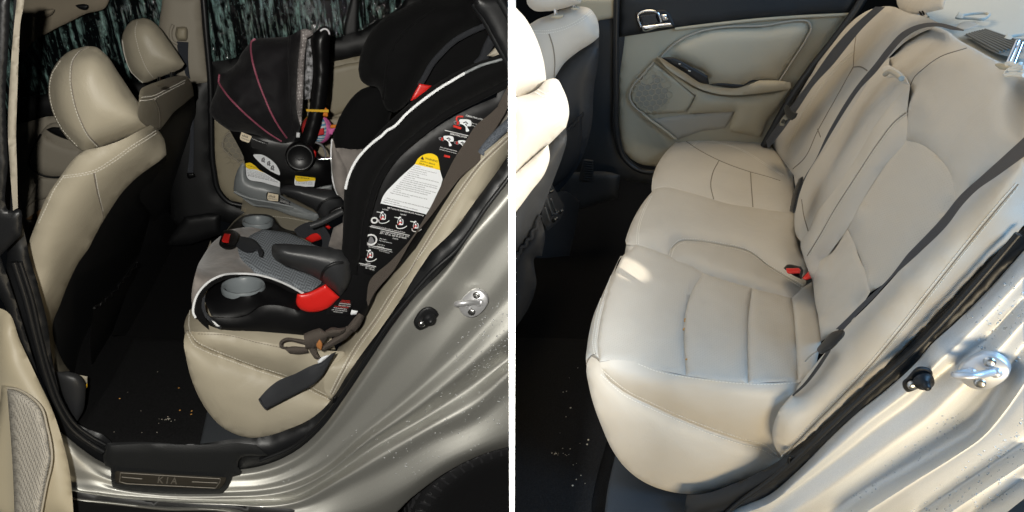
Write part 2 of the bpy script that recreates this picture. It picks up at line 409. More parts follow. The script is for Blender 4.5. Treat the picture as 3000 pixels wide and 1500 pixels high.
def tubepts(car, name, pts, r, m, parent=None, seg=10, flat=1, nrm=None):
    pts = [np.array(p) for p in pts]; vs, fs = [], []; n = len(pts); prev = None
    for i, p in enumerate(pts):
        t = pts[min(i + 1, n - 1)] - pts[max(i - 1, 0)]; t = t / (np.linalg.norm(t) + 1e-12)
        a = toward(p); a = a - t * (a @ t); a /= np.linalg.norm(a) + 1e-12; b = np.cross(t, a)
        rr = r[i] if hasattr(r, '__len__') else r
        for k in range(seg):
            an = 2 * math.pi * k / seg; vs.append(p + (a * math.cos(an) * flat + b * math.sin(an)) * rr)
    for i in range(n - 1):
        for k in range(seg): fs.append((i * seg + k, i * seg + (k + 1) % seg, (i + 1) * seg + (k + 1) % seg, (i + 1) * seg + k))
    fs.append(tuple(range(seg))); fs.append(tuple((n - 1) * seg + k for k in reversed(range(seg))))
    return mk(car, name, vs, fs, m, parent)
def tube(car, name, s_, pl, r, m, parent=None, surf=None, off=.002, step=6, **k):
    px = line(s_, step)
    if surf:
        tr = bvh(surf); pts = [x for x in (drape(tr, p, off)[0] for p in px) if x is not None]
    elif isinstance(pl, list):
        c3 = [(x, y, 1000 / car.depth((x, y), q)) for (x, y), q in zip(parse(s_)[0], pl)]; pts = [un(p[:2], 1000 / p[2]) for p in resample(c3, step)]
    else: pts = [car.at(p, pl) for p in px]
    return tubepts(car, name, pts, r, m, parent, **k)
def spl(s_, N):
    q = np.array(line(s_, 3)); d = np.r_[0, np.cumsum(np.hypot(*np.diff(q, axis=0).T))]; t = np.linspace(0, d[-1], N)
    return np.stack([np.interp(t, d, q[:, 0]), np.interp(t, d, q[:, 1])], 1)
def ribbon(car, name, sa, sb, pl, m, parent=None, thick=.0016, N=60, surf=None, off=.004, pl2=None, bow=0, wob=0):
    A, B = spl(sa, N), spl(sb, N); W = 6; fr, bk = [], []
    tr = bvh(surf) if surf else None
    for i in range(N):
        for j in range(W + 1):
            p = A[i] + (B[i] - A[i]) * j / W
            x = None
            if tr: x, _ = drape(tr, p, off)
            if x is None:
                d = car.depth(p, pl)
                if pl2 is not None: d = d + (car.depth(p, pl2) - d) * i / (N - 1)
                x = un(p, d)
            t = toward(x); x = x + t * (bow * (1 - (2 * j / W - 1) ** 2) + (wob * noise.noise(Vector(x) * 14) if wob else 0)); fr.append(x); bk.append(x - t * thick)
    n = len(fr); fs = []; g = W + 1
    for i in range(N - 1):
        for j in range(W):
            a = i * g + j; fs.append((a, a + 1, a + g + 1, a + g))
    nf = len(fs); al = fs + [tuple(k + n for k in reversed(f)) for f in fs]
    ring = [j for j in range(g)] + [i * g + W for i in range(1, N)] + [(N - 1) * g + j for j in range(W - 1, -1, -1)] + [i * g for i in range(N - 2, 0, -1)]
    for i in range(len(ring)):
        a, b = ring[i], ring[(i + 1) % len(ring)]; al.append((a, b, b + n, a + n))
    o = mk(car, name, fr + bk, al, m, parent); SURF[o.name] = (fr, fs); return o
def loft(car, name, rows, m, parent=None, N=90, sub=5, thick=.006):
    """pressed sheet through a set of feature lines; rows = [(curve, u), ...]"""
    Rw = []
    for s_, u in rows:
        us = np.linspace(u[0], u[1], N) if isinstance(u, list) else [u] * N
        Rw.append([car.at(p, U(x)) for p, x in zip(spl(s_, N), us)])
    Rw = np.array(Rw); K = len(rows); fr = []; n_r = 0
    for i in range(K - 1):
        p0, p1, p2, p3 = Rw[max(i - 1, 0)], Rw[i], Rw[i + 1], Rw[min(i + 2, K - 1)]
        for k in range(sub + (1 if i == K - 2 else 0)):
            t = k / sub; m1, m2 = (p2 - p0) * .35, (p3 - p1) * .35; t2, t3 = t * t, t ** 3
            fr += list((2 * t3 - 3 * t2 + 1) * p1 + (t3 - 2 * t2 + t) * m1 + (3 * t2 - 2 * t3) * p2 + (t3 - t2) * m2); n_r += 1
    fs = []
    for i in range(n_r - 1):
        for j in range(N - 1):
            a = i * N + j; fs.append((a, a + 1, a + N + 1, a + N))
    n = len(fr); bk = [p - toward(p) * thick for p in fr]
    al = fs + [tuple(k + n for k in reversed(f)) for f in fs]
    ring = list(range(N)) + [i * N + N - 1 for i in range(1, n_r)] + [(n_r - 1) * N + j for j in range(N - 2, -1, -1)] + [i * N for i in range(n_r - 2, 0, -1)]
    for i in range(len(ring)):
        a, b = ring[i], ring[(i + 1) % len(ring)]; al.append((a, b, b + n, a + n))
    o = mk(car, name, fr + bk, al, m, parent); SURF[o.name] = (fr, fs); return o
def lathe(car, name, c, axis, prof, m, parent=None, seg=40, cap=True):
    """turned piece about a direction in the world"""
    ax = np.array(axis) / np.linalg.norm(axis); a = np.cross(ax, [0.3, .9, .1]); a /= np.linalg.norm(a); b = np.cross(ax, a); vs, fs = [], []
    for r, z in prof:
        for k in range(seg):
            t = 2 * math.pi * k / seg; vs.append(c + a * r * math.cos(t) + b * r * math.sin(t) + ax * z)
    for i in range(len(prof) - 1):
        for k in range(seg): fs.append((i * seg + k, i * seg + (k + 1) % seg, (i + 1) * seg + (k + 1) % seg, (i + 1) * seg + k))
    if cap: fs.append(tuple(range(seg)))
    fs.append(tuple((len(prof) - 1) * seg + k for k in range(seg)))
    return mk(car, name, vs, fs, m, parent)
def text(car, name, items, surf, m, parent, off=.0012):
    """printed or raised lettering laid on a surface; items = [(words, start, end, height_ratio)]"""
    tree = bvh(surf); vs, fs = [], []
    for it in items:
        words, a, b = it[:3]; sq = it[3] if len(it) > 3 else 1
        pa, pb = parse(a)[0][0], parse(b)[0][0]
        p0, n0 = drape(tree, pa, off); p1, n1 = drape(tree, pb, off)
        if p0 is None or p1 is None: continue
        nn = n0 + n1; nn /= np.linalg.norm(nn); x = p1 - p0; wd = np.linalg.norm(x); x /= wd; y = np.cross(nn, x); y /= np.linalg.norm(y)
        cu = bpy.data.curves.new('t', 'FONT'); cu.body = words; cu.resolution_u = 2; cu.extrude = .02; cu.offset = .012; ob = bpy.data.objects.new('t', cu)
        me = bpy.data.meshes.new_from_object(ob); k = len(vs); xs = [v.co.x for v in me.vertices]
        if not xs: continue
        x0, x1 = min(xs), max(xs); sc = wd / (x1 - x0)
        for v in me.vertices: vs.append(p0 + x * (v.co.x - x0) * sc + y * v.co.y * sc * sq + nn * v.co.z * min(sc, .015))
        for p in me.polygons: fs.append(tuple(i + k for i in p.vertices))
        bpy.data.objects.remove(ob); bpy.data.curves.remove(cu); bpy.data.meshes.remove(me)
    return mk(car, name, vs, fs, m, parent, False) if vs else None
def ball(vs, fs, c, r, n=None, squash=1, seg=8, ring=5):
    n = np.array([0, 0, 1.]) if n is None else n / np.linalg.norm(n); a = np.cross(n, [.31, .2, .9]); a /= np.linalg.norm(a); b = np.cross(n, a); k = len(vs)
    for i in range(ring):
        t = math.pi * (i + .5) / ring
        for j in range(seg):
            q = 2 * math.pi * j / seg; vs.append(c + r * (math.sin(t) * (a * math.cos(q) + b * math.sin(q)) + n * math.cos(t) * squash))
    for i in range(ring - 1):
        for j in range(seg): fs.append((k + i * seg + j, k + i * seg + (j + 1) % seg, k + (i + 1) * seg + (j + 1) % seg, k + (i + 1) * seg + j))
    fs.append(tuple(k + j for j in range(seg))); fs.append(tuple(k + (ring - 1) * seg + j for j in reversed(range(seg))))
def drops(car, name, region, surf, count, r0, r1, m, squash=.5, label=None, cat=None):
    tree = bvh(surf); poly = np.array(parse(region)[0]); lo, hi = poly.min(0), poly.max(0); x2, y2 = np.roll(poly[:, 0], -1), np.roll(poly[:, 1], -1)
    vs, fs = [], []; k = 0; tries = 0
    while k < count and tries < count * 20:
        tries += 1; x, y = random.uniform(lo[0], hi[0]), random.uniform(lo[1], hi[1])
        if (((poly[:, 1] > y) != (y2 > y)) & (x < (x2 - poly[:, 0]) * (y - poly[:, 1]) / (y2 - poly[:, 1] + 1e-12) + poly[:, 0])).sum() % 2 == 0: continue
        p, n = drape(tree, (x, y), 0)
        if p is None: continue
        ball(vs, fs, p, r0 + (r1 - r0) * random.random() ** 3, n, squash); k += 1
    o = mk(car, name, vs, fs, m); return tag(o, label, cat, kind='stuff')
def hexes(car, name, ctr, ax, ay, rad, s_, pl, m, parent, wd=.0018, inside=None, off=.003):
    """honeycomb ribs on a grille"""
    vs, fs = [], []; done = set(); ctr = np.array(ctr)
    for i in range(-14, 15):
        for j in range(-14, 15):
            cx, cy = s_ * (1.732 * i + (.866 if j % 2 else 0)), s_ * 1.5 * j
            for k in range(6):
                P = []
                for kk in (k, k + 1):
                    an = math.pi / 180 * (60 * kk + 30); P.append((cx + s_ * math.cos(an), cy + s_ * math.sin(an)))
                key = (round((P[0][0] + P[1][0]) * 50 / s_), round((P[0][1] + P[1][1]) * 50 / s_))
                if key in done: continue
                done.add(key)
                if any((p[0] / rad[0]) ** 2 + (p[1] / rad[1]) ** 2 > 1 for p in P): continue
                A, B = [ctr + ax * p[0] + ay * p[1] for p in P]; d = B - A; l = np.linalg.norm(d); t = d / l; n = np.cross(ax, ay)
                boxat(vs, fs, (A + B) / 2 + toward(A) * off, t, np.cross(n, t), n, l + wd, wd, .002)
    return mk(car, name, vs, fs, m, parent, False)
# ------------------------------------------------------------------ added partition between the two bays, and the ground
def box(name, x0, x1, y0, y1, z0, z1, mats, fm):
    v = [(x, y, z) for x in (x0, x1) for y in (y0, y1) for z in (z0, z1)]
    f = [(0, 1, 3, 2), (4, 6, 7, 5), (0, 4, 5, 1), (2, 3, 7, 6), (0, 2, 6, 4), (1, 5, 7, 3)]
    return mk(None, name, v, f, None, None, False, mats, fm)
pw = box('added_partition', -.00222, .00222, .40, 4.2, -.6, 3.4, ['board_dark', 'board_white'], [0, 1, 1, 0, 0, 0])  # added board keeping each bay's light apart; flash side dark against bounce
tag(pw, 'added thin upright white board dividing the night scene from the daylight scene', 'partition')
# ================================================================== RIGHT BAY: the empty rear bench by day
LD = 'leather_day'
g = struct(fill(R, 'floor', ('e 300 560 720 640 1288 900 / g 1288 1320 / g 0 1320 / g 0 -300', Z(-.15)), 'carpet', puff=0, smooth=False, thick=.03, step=40))
g = struct(fill(R, 'ground', ('h 500 1330 / h 1330 700 / h 1330 1330', Z(-.32)), 'asphalt', puff=0, smooth=False, thick=.03, step=40))
mt = fill(R, 'floor_mat', ('g -20 412 / g 200 412 400 420 / g 520 700 470 960 430 1100 400 1240 / g 400 1320 / g -20 1320', Z(-.13)), 'mat_carpet', puff=.004, Rr=.01, thick=.006)
tag(mt, 'dark carpet floor mat with crumbs in front of the empty daylight bench', 'floor mat')
kp = fill(R, 'kick_panel', ('g 520 1000 / g 480 1180 462 1330 / g 900 1330 / g 1000 1180 / g 800 1100', Z(-.12)), 'kick_plastic', puff=.004, Rr=.01, thick=.02)
tag(kp, 'blue grey plastic floor cover below the daylight bench corner', 'floor cover')
# far side of the cabin
bp = thing('door_pillar', 'dark pillar with pale top beside the closed door in daylight', 'pillar')
fill(R, 'lower_trim', ('e 300 90 / e 536 90 536 450 546 690 575 780 650 845 720 868 / e 720 930 / e 545 905 / e 535 1000 / e 300 980 / e 320 500', U(1.44)), 'trim_charcoal', bp, puff=.02, Rr=.08, thick=.05)
fill(R, 'upper_trim', ('e 300 -10 / e 521 -10 / e 522 91 / e 300 93', U(1.43)), 'beige_plastic', bp, puff=.01, Rr=.02, thick=.05)
fill(R, 'sill_trim', ('e 250 870 / e 330 865 500 868 545 880 / e 540 930 535 1000 / e 250 1040', U(1.36)), 'trim_charcoal', bp, puff=.02, Rr=.04, thick=.05)
tube(R, 'door_seal', 'e 527 -10 524 150 524 450 530 690 562 790 640 855 730 868', U(1.415), .012, 'rubber', bp)
v_ = fill(R, 'grille', ('e 360 800 / e 410 805 / e 408 915 / e 345 912', U(1.34)), 'trim_black', bp, puff=.004, Rr=.01)
for i in range(9): tube(R, 'slat', f'e 362 {808+i*12} 408 {812+i*12}', U(1.325), .0025, 'trim_charcoal', v_)
dr = thing('rear_door', 'closed far rear door with beige panel chrome handle and speaker grille', 'door')
base = fill(R, 'door_panel', [('e 538 -20 / e 535 190 535 450 545 680 560 750 600 800 660 830 740 838 / e 900 760 / e 1288 740 / f 20 760 / f 125 470 / f 330 190 / f 460 25 / f 480 -20', U(1.45))], 'beige_plastic', dr, puff=.012, Rr=.03, thick=.04)
fill(R, 'upper_trim', ('e 540 -20 / e 538 187 / e 640 172 820 143 1000 121 f 0 91 200 76 420 66 / f 470 0 / f 480 -20', U(1.43)), 'trim_charcoal', dr, puff=.012, Rr=.03, thick=.03)
tube(R, 'trim_edge', 'e 820 146 1000 124 f 0 95 200 82 420 72', U(1.425), .006, 'beige_plastic', dr)
ins = fill(R, 'insert', ('e 752 288 / e 800 238 880 188 960 158 1050 143 f 0 131 90 114 150 108 198 114 211 140 190 190 120 300 50 412 / f 0 412 / e 1245 402 / e 1170 432 990 425 / e 985 380 900 330 830 298', U(1.435)), 'beige_soft', dr, puff=.022, Rr=.035, thick=.02)
tube(R, 'insert_seam', 'e 752 286 800 235 880 184 960 154 1050 138 f 0 126 90 110 150 103 203 110 217 140 196 190 124 305 52 418', U(1.425), .004, 'beige_dim', dr)
fill(R, 'armrest', ('e 735 288 / e 760 295 830 340 910 385 965 418 990 428 1170 434 1245 404 / f 0 404 60 406 112 415 / f 118 440 60 455 0 464 e 1000 465 940 445 860 400 780 345', U(1.40)), 'beige_soft', dr, puff=.035, Rr=.04, thick=.06)
fill(R, 'armrest_side', ('e 720 300 / e 780 350 860 408 940 455 1000 474 f 0 473 60 464 110 446 / f 60 530 0 600 / e 1250 690 / e 1090 660 / e 1122 560 / e 880 572 / e 925 482 / e 830 405', U(1.42)), 'beige_plastic', dr, puff=.02, Rr=.03, thick=.05)
fill(R, 'map_pocket', ('e 690 600 / e 780 590 870 577 1000 565 1120 560 / e 1100 600 1072 645 / e 950 660 / e 825 705 / e 760 650', U(1.436)), 'beige_dim', dr, puff=.006, Rr=.02, thick=.03)
tube(R, 'pocket_edge', 'e 660 575 690 600 760 650 825 702', U(1.42), .006, 'beige_plastic', dr)
sp = fill(R, 'speaker_panel', ('e 715 315 / e 655 385 605 450 596 490 620 530 668 574 / e 780 570 870 564 / e 895 535 922 482 / e 820 395', U(1.43)), 'beige_plastic', dr, puff=.008, Rr=.012, thick=.02)
grl = fill(R, 'speaker_grille', ('e 705 366 660 385 630 430 612 490 650 545 690 562 760 545 795 480 790 430 760 380', U(1.425)), 'speaker_cells', sp, puff=.003, Rr=.01, thick=.01)
c0 = R.at(parse('e 704 464')[0][0], U(1.42)); ax_ = -R.dirw((0, 1, 0)); ay_ = R.dirw((0, 0, 1))
hexes(R, 'honeycomb', c0, ax_, ay_, (.082, .105), .0145, None, 'beige_plastic', sp, .0026)
tube(R, 'grille_seam', 'e 715 313 655 380 600 448 592 490 616 535 668 578', U(1.42), .0035, 'beige_dim', sp)
sw = fill(R, 'switch_panel', ('e 752 290 / e 800 287 830 296 900 332 984 380 / e 992 424 / e 960 420 870 366 790 316', U(1.375)), 'trim_black', dr, puff=.006, Rr=.01, thick=.02)
fill(R, 'window_switch', ('e 830 320 / e 850 322 900 352 / e 890 362 / e 835 332', U(1.365)), 'plastic_black', sw, puff=.004, Rr=.006, thick=.01)
fill(R, 'switch_mark', ('e 838 318 / e 850 320 / e 848 326 / e 838 324', U(1.36)), 'steel', sw, puff=.001, Rr=.002, thick=.003)
fill(R, 'switch_mark', ('e 888 352 / e 900 356 / e 898 362 / e 886 358', U(1.36)), 'steel', sw, puff=.001, Rr=.002, thick=.003)
fill(R, 'armrest_recess', ('e 990 427 / e 1165 434 1190 420 1244 402 / e 1200 405 1165 426 / e 1000 424', U(1.362)), 'trim_black', dr, puff=.003, Rr=.006, thick=.01)
hb = fill(R, 'handle_bezel', ('e 618 64 / e 700 54 775 52 795 66 / e 826 135 / e 740 148 655 162 / e 640 140', U(1.42)), 'trim_black', dr, puff=.006, Rr=.012, thick=.02)
fill(R, 'handle_cup', ('e 632 78 / e 730 66 / e 752 118 / e 660 136', U(1.412)), 'glass_black', hb, puff=.003, Rr=.01, thick=.01)
tube(R, 'chrome_rim', 'e 650 136 634 90 634 80 735 66 752 110', U(1.407), .004, 'chrome', hb)
fill(R, 'handle', ('e 650 128 / e 740 118 790 112 802 112 / e 808 132 / e 740 140 655 150', U(1.40)), 'chrome', hb, puff=.012, Rr=.012, thick=.01)
fill(R, 'lock_lever', ('e 748 72 / e 778 68 / e 790 98 / e 762 104', U(1.40)), 'chrome', hb, puff=.01, Rr=.01, thick=.01)
tube(R, 'window_seal', 'f 485 -20 455 30 330 205 230 330 125 480 20 660 -20 735', U(1.40), .015, 'rubber', dr)
# front seats
def post(car, parent, s_, pl, r=.006): return tube(car, 'headrest_post', s_, pl, r, 'chrome', parent)
fs = thing('front_seat', 'far front seat with cream leather shoulder and grey back beyond the console', 'car seat')
fb = fill(R, 'backrest', ('e 40 150 / e 85 125 130 97 190 75 250 47 330 32 392 44 426 90 438 150 437 186 / e 420 202 330 262 262 320 215 392 / e 205 420 / e 120 420', U(1.05)), LD, fs, puff=.05, Rr=.09, thick=.08)
stitch(R, ['e 110 160 180 160 260 142 330 110 400 60'], [fb], fs, gap=.004); tube(R, 'seam', 'e 186 170 205 230 215 300 212 390', None, .0022, 'thread_dark', fs, surf=[fb], off=0)
fill(R, 'back_panel', ('e 200 420 / e 215 392 262 322 330 264 420 205 437 190 / e 434 300 412 450 398 640 350 800 290 900 200 1000 / e 150 900 / e 180 600', U(1.06)), 'seat_back_plastic', fs, puff=.03, Rr=.06, thick=.08)
fill(R, 'map_pocket', ('e 200 700 / e 250 660 300 620 352 566 / e 350 700 340 790 280 890 / e 180 960', U(1.0)), 'pocket_vinyl', fs, puff=.012, Rr=.03, thick=.01)
tube(R, 'pocket_elastic', 'e 270 660 280 648 290 652 300 632 312 634 322 612 332 614 342 588 352 588 356 566', U(.97), .004, 'pocket_vinyl', fs)
hr = fill(R, 'headrest', ('e 70 -40 / e 82 28 110 52 180 56 290 34 345 16 / e 360 -40', U(1.0)), LD, fs, puff=.04, Rr=.08, thick=.06)
post(R, fs, 'e 216 20 222 76', U(1.0)); post(R, fs, 'e 312 10 316 40', U(1.02))
fill(R, 'post_sleeve', ('e 195 84 225 74 262 78 250 90 215 92', U(.98)), 'beige_soft', fs, puff=.01, Rr=.02, thick=.02)
fill(R, 'post_sleeve', ('e 296 42 318 36 338 42 325 50', U(.99)), 'beige_soft', fs, puff=.008, Rr=.02, thick=.02)
fn = thing('front_seat', 'near front seat with sunlit leather glaring white at the frame edge', 'car seat')
b1 = fill(R, 'backrest', ('e -30 -40 / e 0 10 18 36 62 84 128 205 166 345 172 400 / e 150 440 60 480 -30 520', U(.30)), LD, fn, puff=.06, Rr=.10, thick=.10)
b2 = fill(R, 'side_bolster', ('e -30 520 / e 20 490 90 470 130 448 175 402 222 396 258 450 287 575 272 640 / e 180 732 90 812 -30 930', U(.27)), LD, fn, puff=.06, Rr=.09, thick=.10)
stitch(R, ['e 125 458 175 480 215 450 240 425'], [b2], fn, gap=.004)
fill(R, 'lower_side', ('e -30 915 / e 90 808 182 728 / e 190 790 168 865 95 965 20 1065 -30 1125', U(.25)), LD, fn, puff=.03, Rr=.08, thick=.05)
fill(R, 'back_panel', ('e -30 925 / e 90 812 180 732 272 642 / e 276 700 250 800 / e 200 930 150 1060 / e 60 1230 / g 20 60 -30 160', U(.28)), 'seat_back_plastic', fn, puff=.04, Rr=.08, thick=.08)
fill(R, 'map_pocket', ('e -30 1310 / e 60 1200 110 1130 140 1080 / e 165 1180 150 1288 / g 128 0 122 150 90 250 20 360 -30 440', U(.29)), 'pocket_vinyl', fn, puff=.02, Rr=.04, thick=.02, wob=.004, wsc=25)
tube(R, 'pocket_elastic', 'e 0 1300 20 1270 40 1275 50 1240 70 1238 78 1205 98 1200 105 1160 122 1150 128 1110 140 1085', U(.27), .005, 'pocket_vinyl', fn)
cs = thing('centre_console', 'dark console end with rear air vents between the daylight front seats', 'console')
cv = fill(R, 'vent_housing', ('e 200 925 / e 236 990 263 1040 250 1092 180 1162 / e 150 1100 165 1010', V(.70)), 'trim_black', cs, puff=.01, Rr=.02, thick=.06)
fill(R, 'console_body', ('e 170 1000 / e 260 960 340 1010 / e 330 1100 / e 290 1288 / e 100 1288', V(.76)), 'trim_black', cs, puff=.02, Rr=.05, thick=.1)
for a_ in ('e 180 1015 204 1085', 'e 196 1000 222 1070', 'e 168 1045 188 1110'): tube(R, 'vane', a_, V(.68), .003, 'trim_charcoal', cv)
tube(R, 'vent_divider', 'e 172 990 215 1076 250 1060', V(.68), .003, 'trim_charcoal', cv)
for a_ in ('e 182 968 200 960', 'e 208 1110 222 1098', 'e 240 1068 248 1060'): tube(R, 'vent_tab', a_, V(.67), .006, 'chrome', cv)
# ------------------------------------------------------------------ the bench
be = thing('rear_seat', 'empty beige leather rear bench with belts and red buckles in daylight', 'rear seat')
FSEAM = 'g 440 532 430 450 440 350 470 220 510 100 555 0 / e 585 1270 622 1232'
side = fill(R, 'side_facing', [('g 440 532 470 605 560 680 700 752 850 820 1000 880 1150 930 h 0 973 60 1020', U(.062)), ('h 75 1030 / g 1288 1085 / g 1100 1150 960 1195 900 1198 780 1182 660 1135 570 1065 510 985 450 855 408 740 384 640 374 580 376 545 / g 400 505 440 532', U(.052))], LD, be, puff=.035, wob=.006, wsc=9, Rr=.16, thick=.03)
frs = fill(R, 'front_facing', [('g 440 532 / g 400 505 376 545 372 500 376 470 386 400 410 300 452 200 500 95 545 0 / e 556 1288 575 1230', TOP(-.008)), ('e 622 1232 585 1275 / g 557 0 510 100 470 220 440 350 430 450 440 532', TOP())], LD, be, puff=.012, Rr=.05, thick=.05)
BOL = 'g 440 535 500 524 600 530 720 568 880 604 1020 622 1150 634 h 0 638 150 630'
bol = fill(R, 'side_bolster', [(BOL, TOP()), ('h 220 700 / h 220 900 / h 100 1040', U(.07)), ('h 60 1020 0 973 g 1150 930 1000 880 850 820 700 752 560 680 470 605 440 535', U(.062))], LD, be, puff=.035, wob=.006, wsc=9, Rr=.10, thick=.03)
NM = 'e 622 1232 700 1252 790 1286 / g 900 48 960 84 1100 130 1210 162 h 0 182 120 210'
insA = fill(R, 'seat_insert', [('g 440 533 430 450 440 350 470 220 510 100 555 0 / e 585 1270 622 1233 700 1253 790 1287 / g 900 49 960 85', TOP()), ('g 960 85 900 190 870 300 864 400 868 500 876 582', TOP()), ('g 880 603 720 568 600 530 500 524 440 533', TOP())], 'perforated_leather', be, puff=.012, wob=.006, wsc=9, Rr=.035, thick=.04)
insB = fill(R, 'seat_insert', ('g 960 85 1100 131 1208 161 / g 1190 300 1185 450 1188 640 / g 1150 636 1020 622 876 603 / g 868 500 864 400 870 300 900 190 960 85', TOP()), 'perforated_leather', be, puff=.012, wob=.006, wsc=9, Rr=.035, thick=.04)
insC = fill(R, 'seat_insert', ('g 1208 161 h 0 183 120 211 / h 130 300 144 500 150 630 / h 0 636 / g 1188 640 / g 1185 450 1190 300 1208 161', TOP()), 'perforated_leather', be, puff=.010, wob=.006, wsc=9, Rr=.03, thick=.04)
insD = fill(R, 'rear_strip', ('h 120 211 180 155 226 128 / h 232 190 252 300 268 430 / h 230 600 / h 150 640 / h 144 500 130 300 120 211', TOP()), LD, be, puff=.010, Rr=.03, thick=.04)
mid = fill(R, 'middle_cushion', [('e 622 1232 575 1230 590 1150 622 1080 668 1008 718 950 / e 770 942 850 958 980 994 1100 1028 1210 1044 f 0 1057 75 1067 130 1076', TOP(.0)), ('f 136 1150 150 1230 168 1288 / h 205 30', TOP(.0)), ('h 200 80 / h 180 155 130 125 60 84 0 46 / e 1200 1268 1050 1230 920 1211 840 1216 802 1248 782 1284 / e 700 1253 622 1232', TOP())], LD, be, puff=.04, wob=.006, wsc=9, Rr=.08, thick=.04)
arch = fill(R, 'inner_bolster', ('e 784 1284 802 1250 840 1218 920 1213 1050 1232 1200 1270 h 0 48 60 86 130 127 182 157 / h 120 211 / h 0 183 g 1210 163 1100 131 960 85 900 49 784 0', TOP()), LD, be, puff=.028, wob=.006, wsc=9, Rr=.05, thick=.04)
fc = fill(R, 'far_cushion', ('e 702 952 706 900 730 830 770 770 830 708 880 664 950 640 1050 641 1150 656 1250 690 / f 0 720 20 742 62 792 125 860 / f 130 960 / f 130 1090 / f 75 1082 0 1072 e 1210 1060 1100 1044 980 1010 850 974 770 957 704 966', TOP(-.006)), LD, be, puff=.03, wob=.006, wsc=9, Rr=.06, thick=.06)
fill(R, 'foam_base', ('g 460 520 / g 540 100 / e 620 1200 / e 660 1100 / e 740 1000 / e 760 860 / e 900 720 / f 0 760 / f 130 900 / f 200 1180 / h 230 140 / h 262 420 / h 160 640 / g 700 560', TOP(-.03)), LD, be, puff=0, thick=.05, smooth=False)
fill(R, 'back_foam', ('f 130 860 / f 330 600 / f 560 260 / f 800 170 / f 1000 260 / f 1290 420 / f 1290 700 / f 900 1050 / h 500 160 / h 270 400 / h 230 130 / f 190 1180', BK(-.035)), LD, be, puff=0, thick=.05, smooth=False)
SE = [insA, insB, insC]
tube(R, 'seam', 'e 868 705 920 742 1030 802 1200 866 f 0 890 62 910', None, .0022, 'thread_dark', be, surf=[fc], off=-.001)
tube(R, 'seam', 'e 1040 810 1010 870 1000 930 1015 1004', None, .0019, 'thread_dark', be, surf=[fc], off=-.001)
tube(R, 'seam', 'e 1200 868 1205 950 1212 1042', None, .0019, 'thread_dark', be, surf=[fc], off=-.001)
stitch(R, ['e 905 738 930 714 980 708 1050 720 1150 752 f 0 835 80 885'], [fc], be, gap=.004)
stitch(R, ['e 802 1290 815 1254 850 1226 920 1219 1050 1238 1200 1278 h 0 54 60 92 130 134 172 160'], [arch, mid], be, gap=0)
stitch(R, ['e 792 1282 802 1244 836 1210 920 1203 1050 1222 1200 1262 h 0 40 60 76 130 118 176 146'], [arch, mid], be)
stitch(R, ['e 632 1225 636 1150 660 1070 700 985'], [mid], be, gap=.003)
stitch(R, ['g 455 575 480 598 565 668 700 738 850 806 1000 866 1150 916 h 0 959 50 1004'], [bol, side], be)
stitch(R, ['g 450 600 560 697 700 768 850 835 1000 896 1150 946 h 0 989 30 1010'], [side, bol], be)
stitch(R, ['g 428 500 418 450 428 350 458 220 498 100 540 10', 'g 414 490 405 440 416 340 446 215 488 98'], [frs, insA], be)
stitch(R, ['g 640 545 720 577 880 610 1020 629 1150 641 h 0 646 150 637'], [bol], be)
tube(R, 'seam', 'g 376 545 395 505 425 490', None, .0018, 'thread_dark', be, surf=[frs, side], off=0)
# backrests
ARML = 'f 600 288 540 360 450 500 330 690 250 800 182 905 150 985 132 1100'
fbk = fill(R, 'far_backrest', [('f 0 720 / f 0 690 125 490 240 330 330 215 390 140 450 85 520 46 640 36 690 60 790 84 870 120', BK(.03)), ('f 760 170 680 220 600 300 540 380 450 520 330 710 250 820 182 925 150 1000 / f 128 880 / f 62 792 0 720', BK())], LD, be, puff=.045, wob=.006, wsc=9, Rr=.09, thick=.08)
stitch(R, ['f 432 256 400 280 330 350 240 462 150 622 100 742', 'f 438 262 338 358 250 470 160 630 110 748'], [fbk], be, 'thread', wd=.0014)
tube(R, 'seam', 'f 445 170 434 260 430 337 / f 465 336 500 356', None, .0019, 'thread_dark', be, surf=[fbk], off=0)
tube(R, 'seam', 'f 430 337 350 480 250 660 180 800 126 850', None, .0019, 'thread_dark', be, surf=[fbk], off=0)
tube(R, 'seam', 'f 250 650 265 690', None, .0019, 'thread_dark', be, surf=[fbk], off=0)
NB_L = 'f 715 430 690 452 560 602 440 800 330 962 240 1082 198 1172'
arm = fill(R, 'centre_armrest', [('f 610 325 / f 660 370 715 430 / f 690 452 560 602 440 800 330 962 240 1082 200 1172', BK(.03)), ('f 165 1215 145 1190 132 1100 150 985 182 905 250 800 330 690 450 500 540 360 610 288', BK(.03))], LD, be, puff=.028, wob=.006, wsc=9, Rr=.06, thick=.06)
tube(R, 'seam', 'f 170 1005 180 1080 205 1172', None, .0019, 'thread_dark', be, surf=[arm], off=0)
tab = fill(R, 'pull_strap', ('f 580 360 / f 575 345 600 330 640 345 690 385 714 428 / f 680 420 640 392 600 388', BK(.085)), LD, be, puff=.008, Rr=.02, thick=.005)
tube(R, 'strap_fold', 'f 588 374 610 360 640 368 672 395', BK(.10), .006, 'beige_dim', be)
NBT = 'f 610 286 700 192 770 150 840 135 900 155 960 200 1050 250 1120 290 1200 328 1300 372'
up = fill(R, 'near_backrest', [(NBT, BK(-.02)), ('f 1300 720 / f 1180 800 / f 950 1002', BK(.02)), ('f 950 1000 940 950 912 862 850 782 762 722 696 706', BK(.02)), ('f 705 560 715 430 / f 660 370 610 325 610 286', BK(.02))], LD, be, puff=.045, wob=.006, wsc=9, Rr=.10, thick=.10)
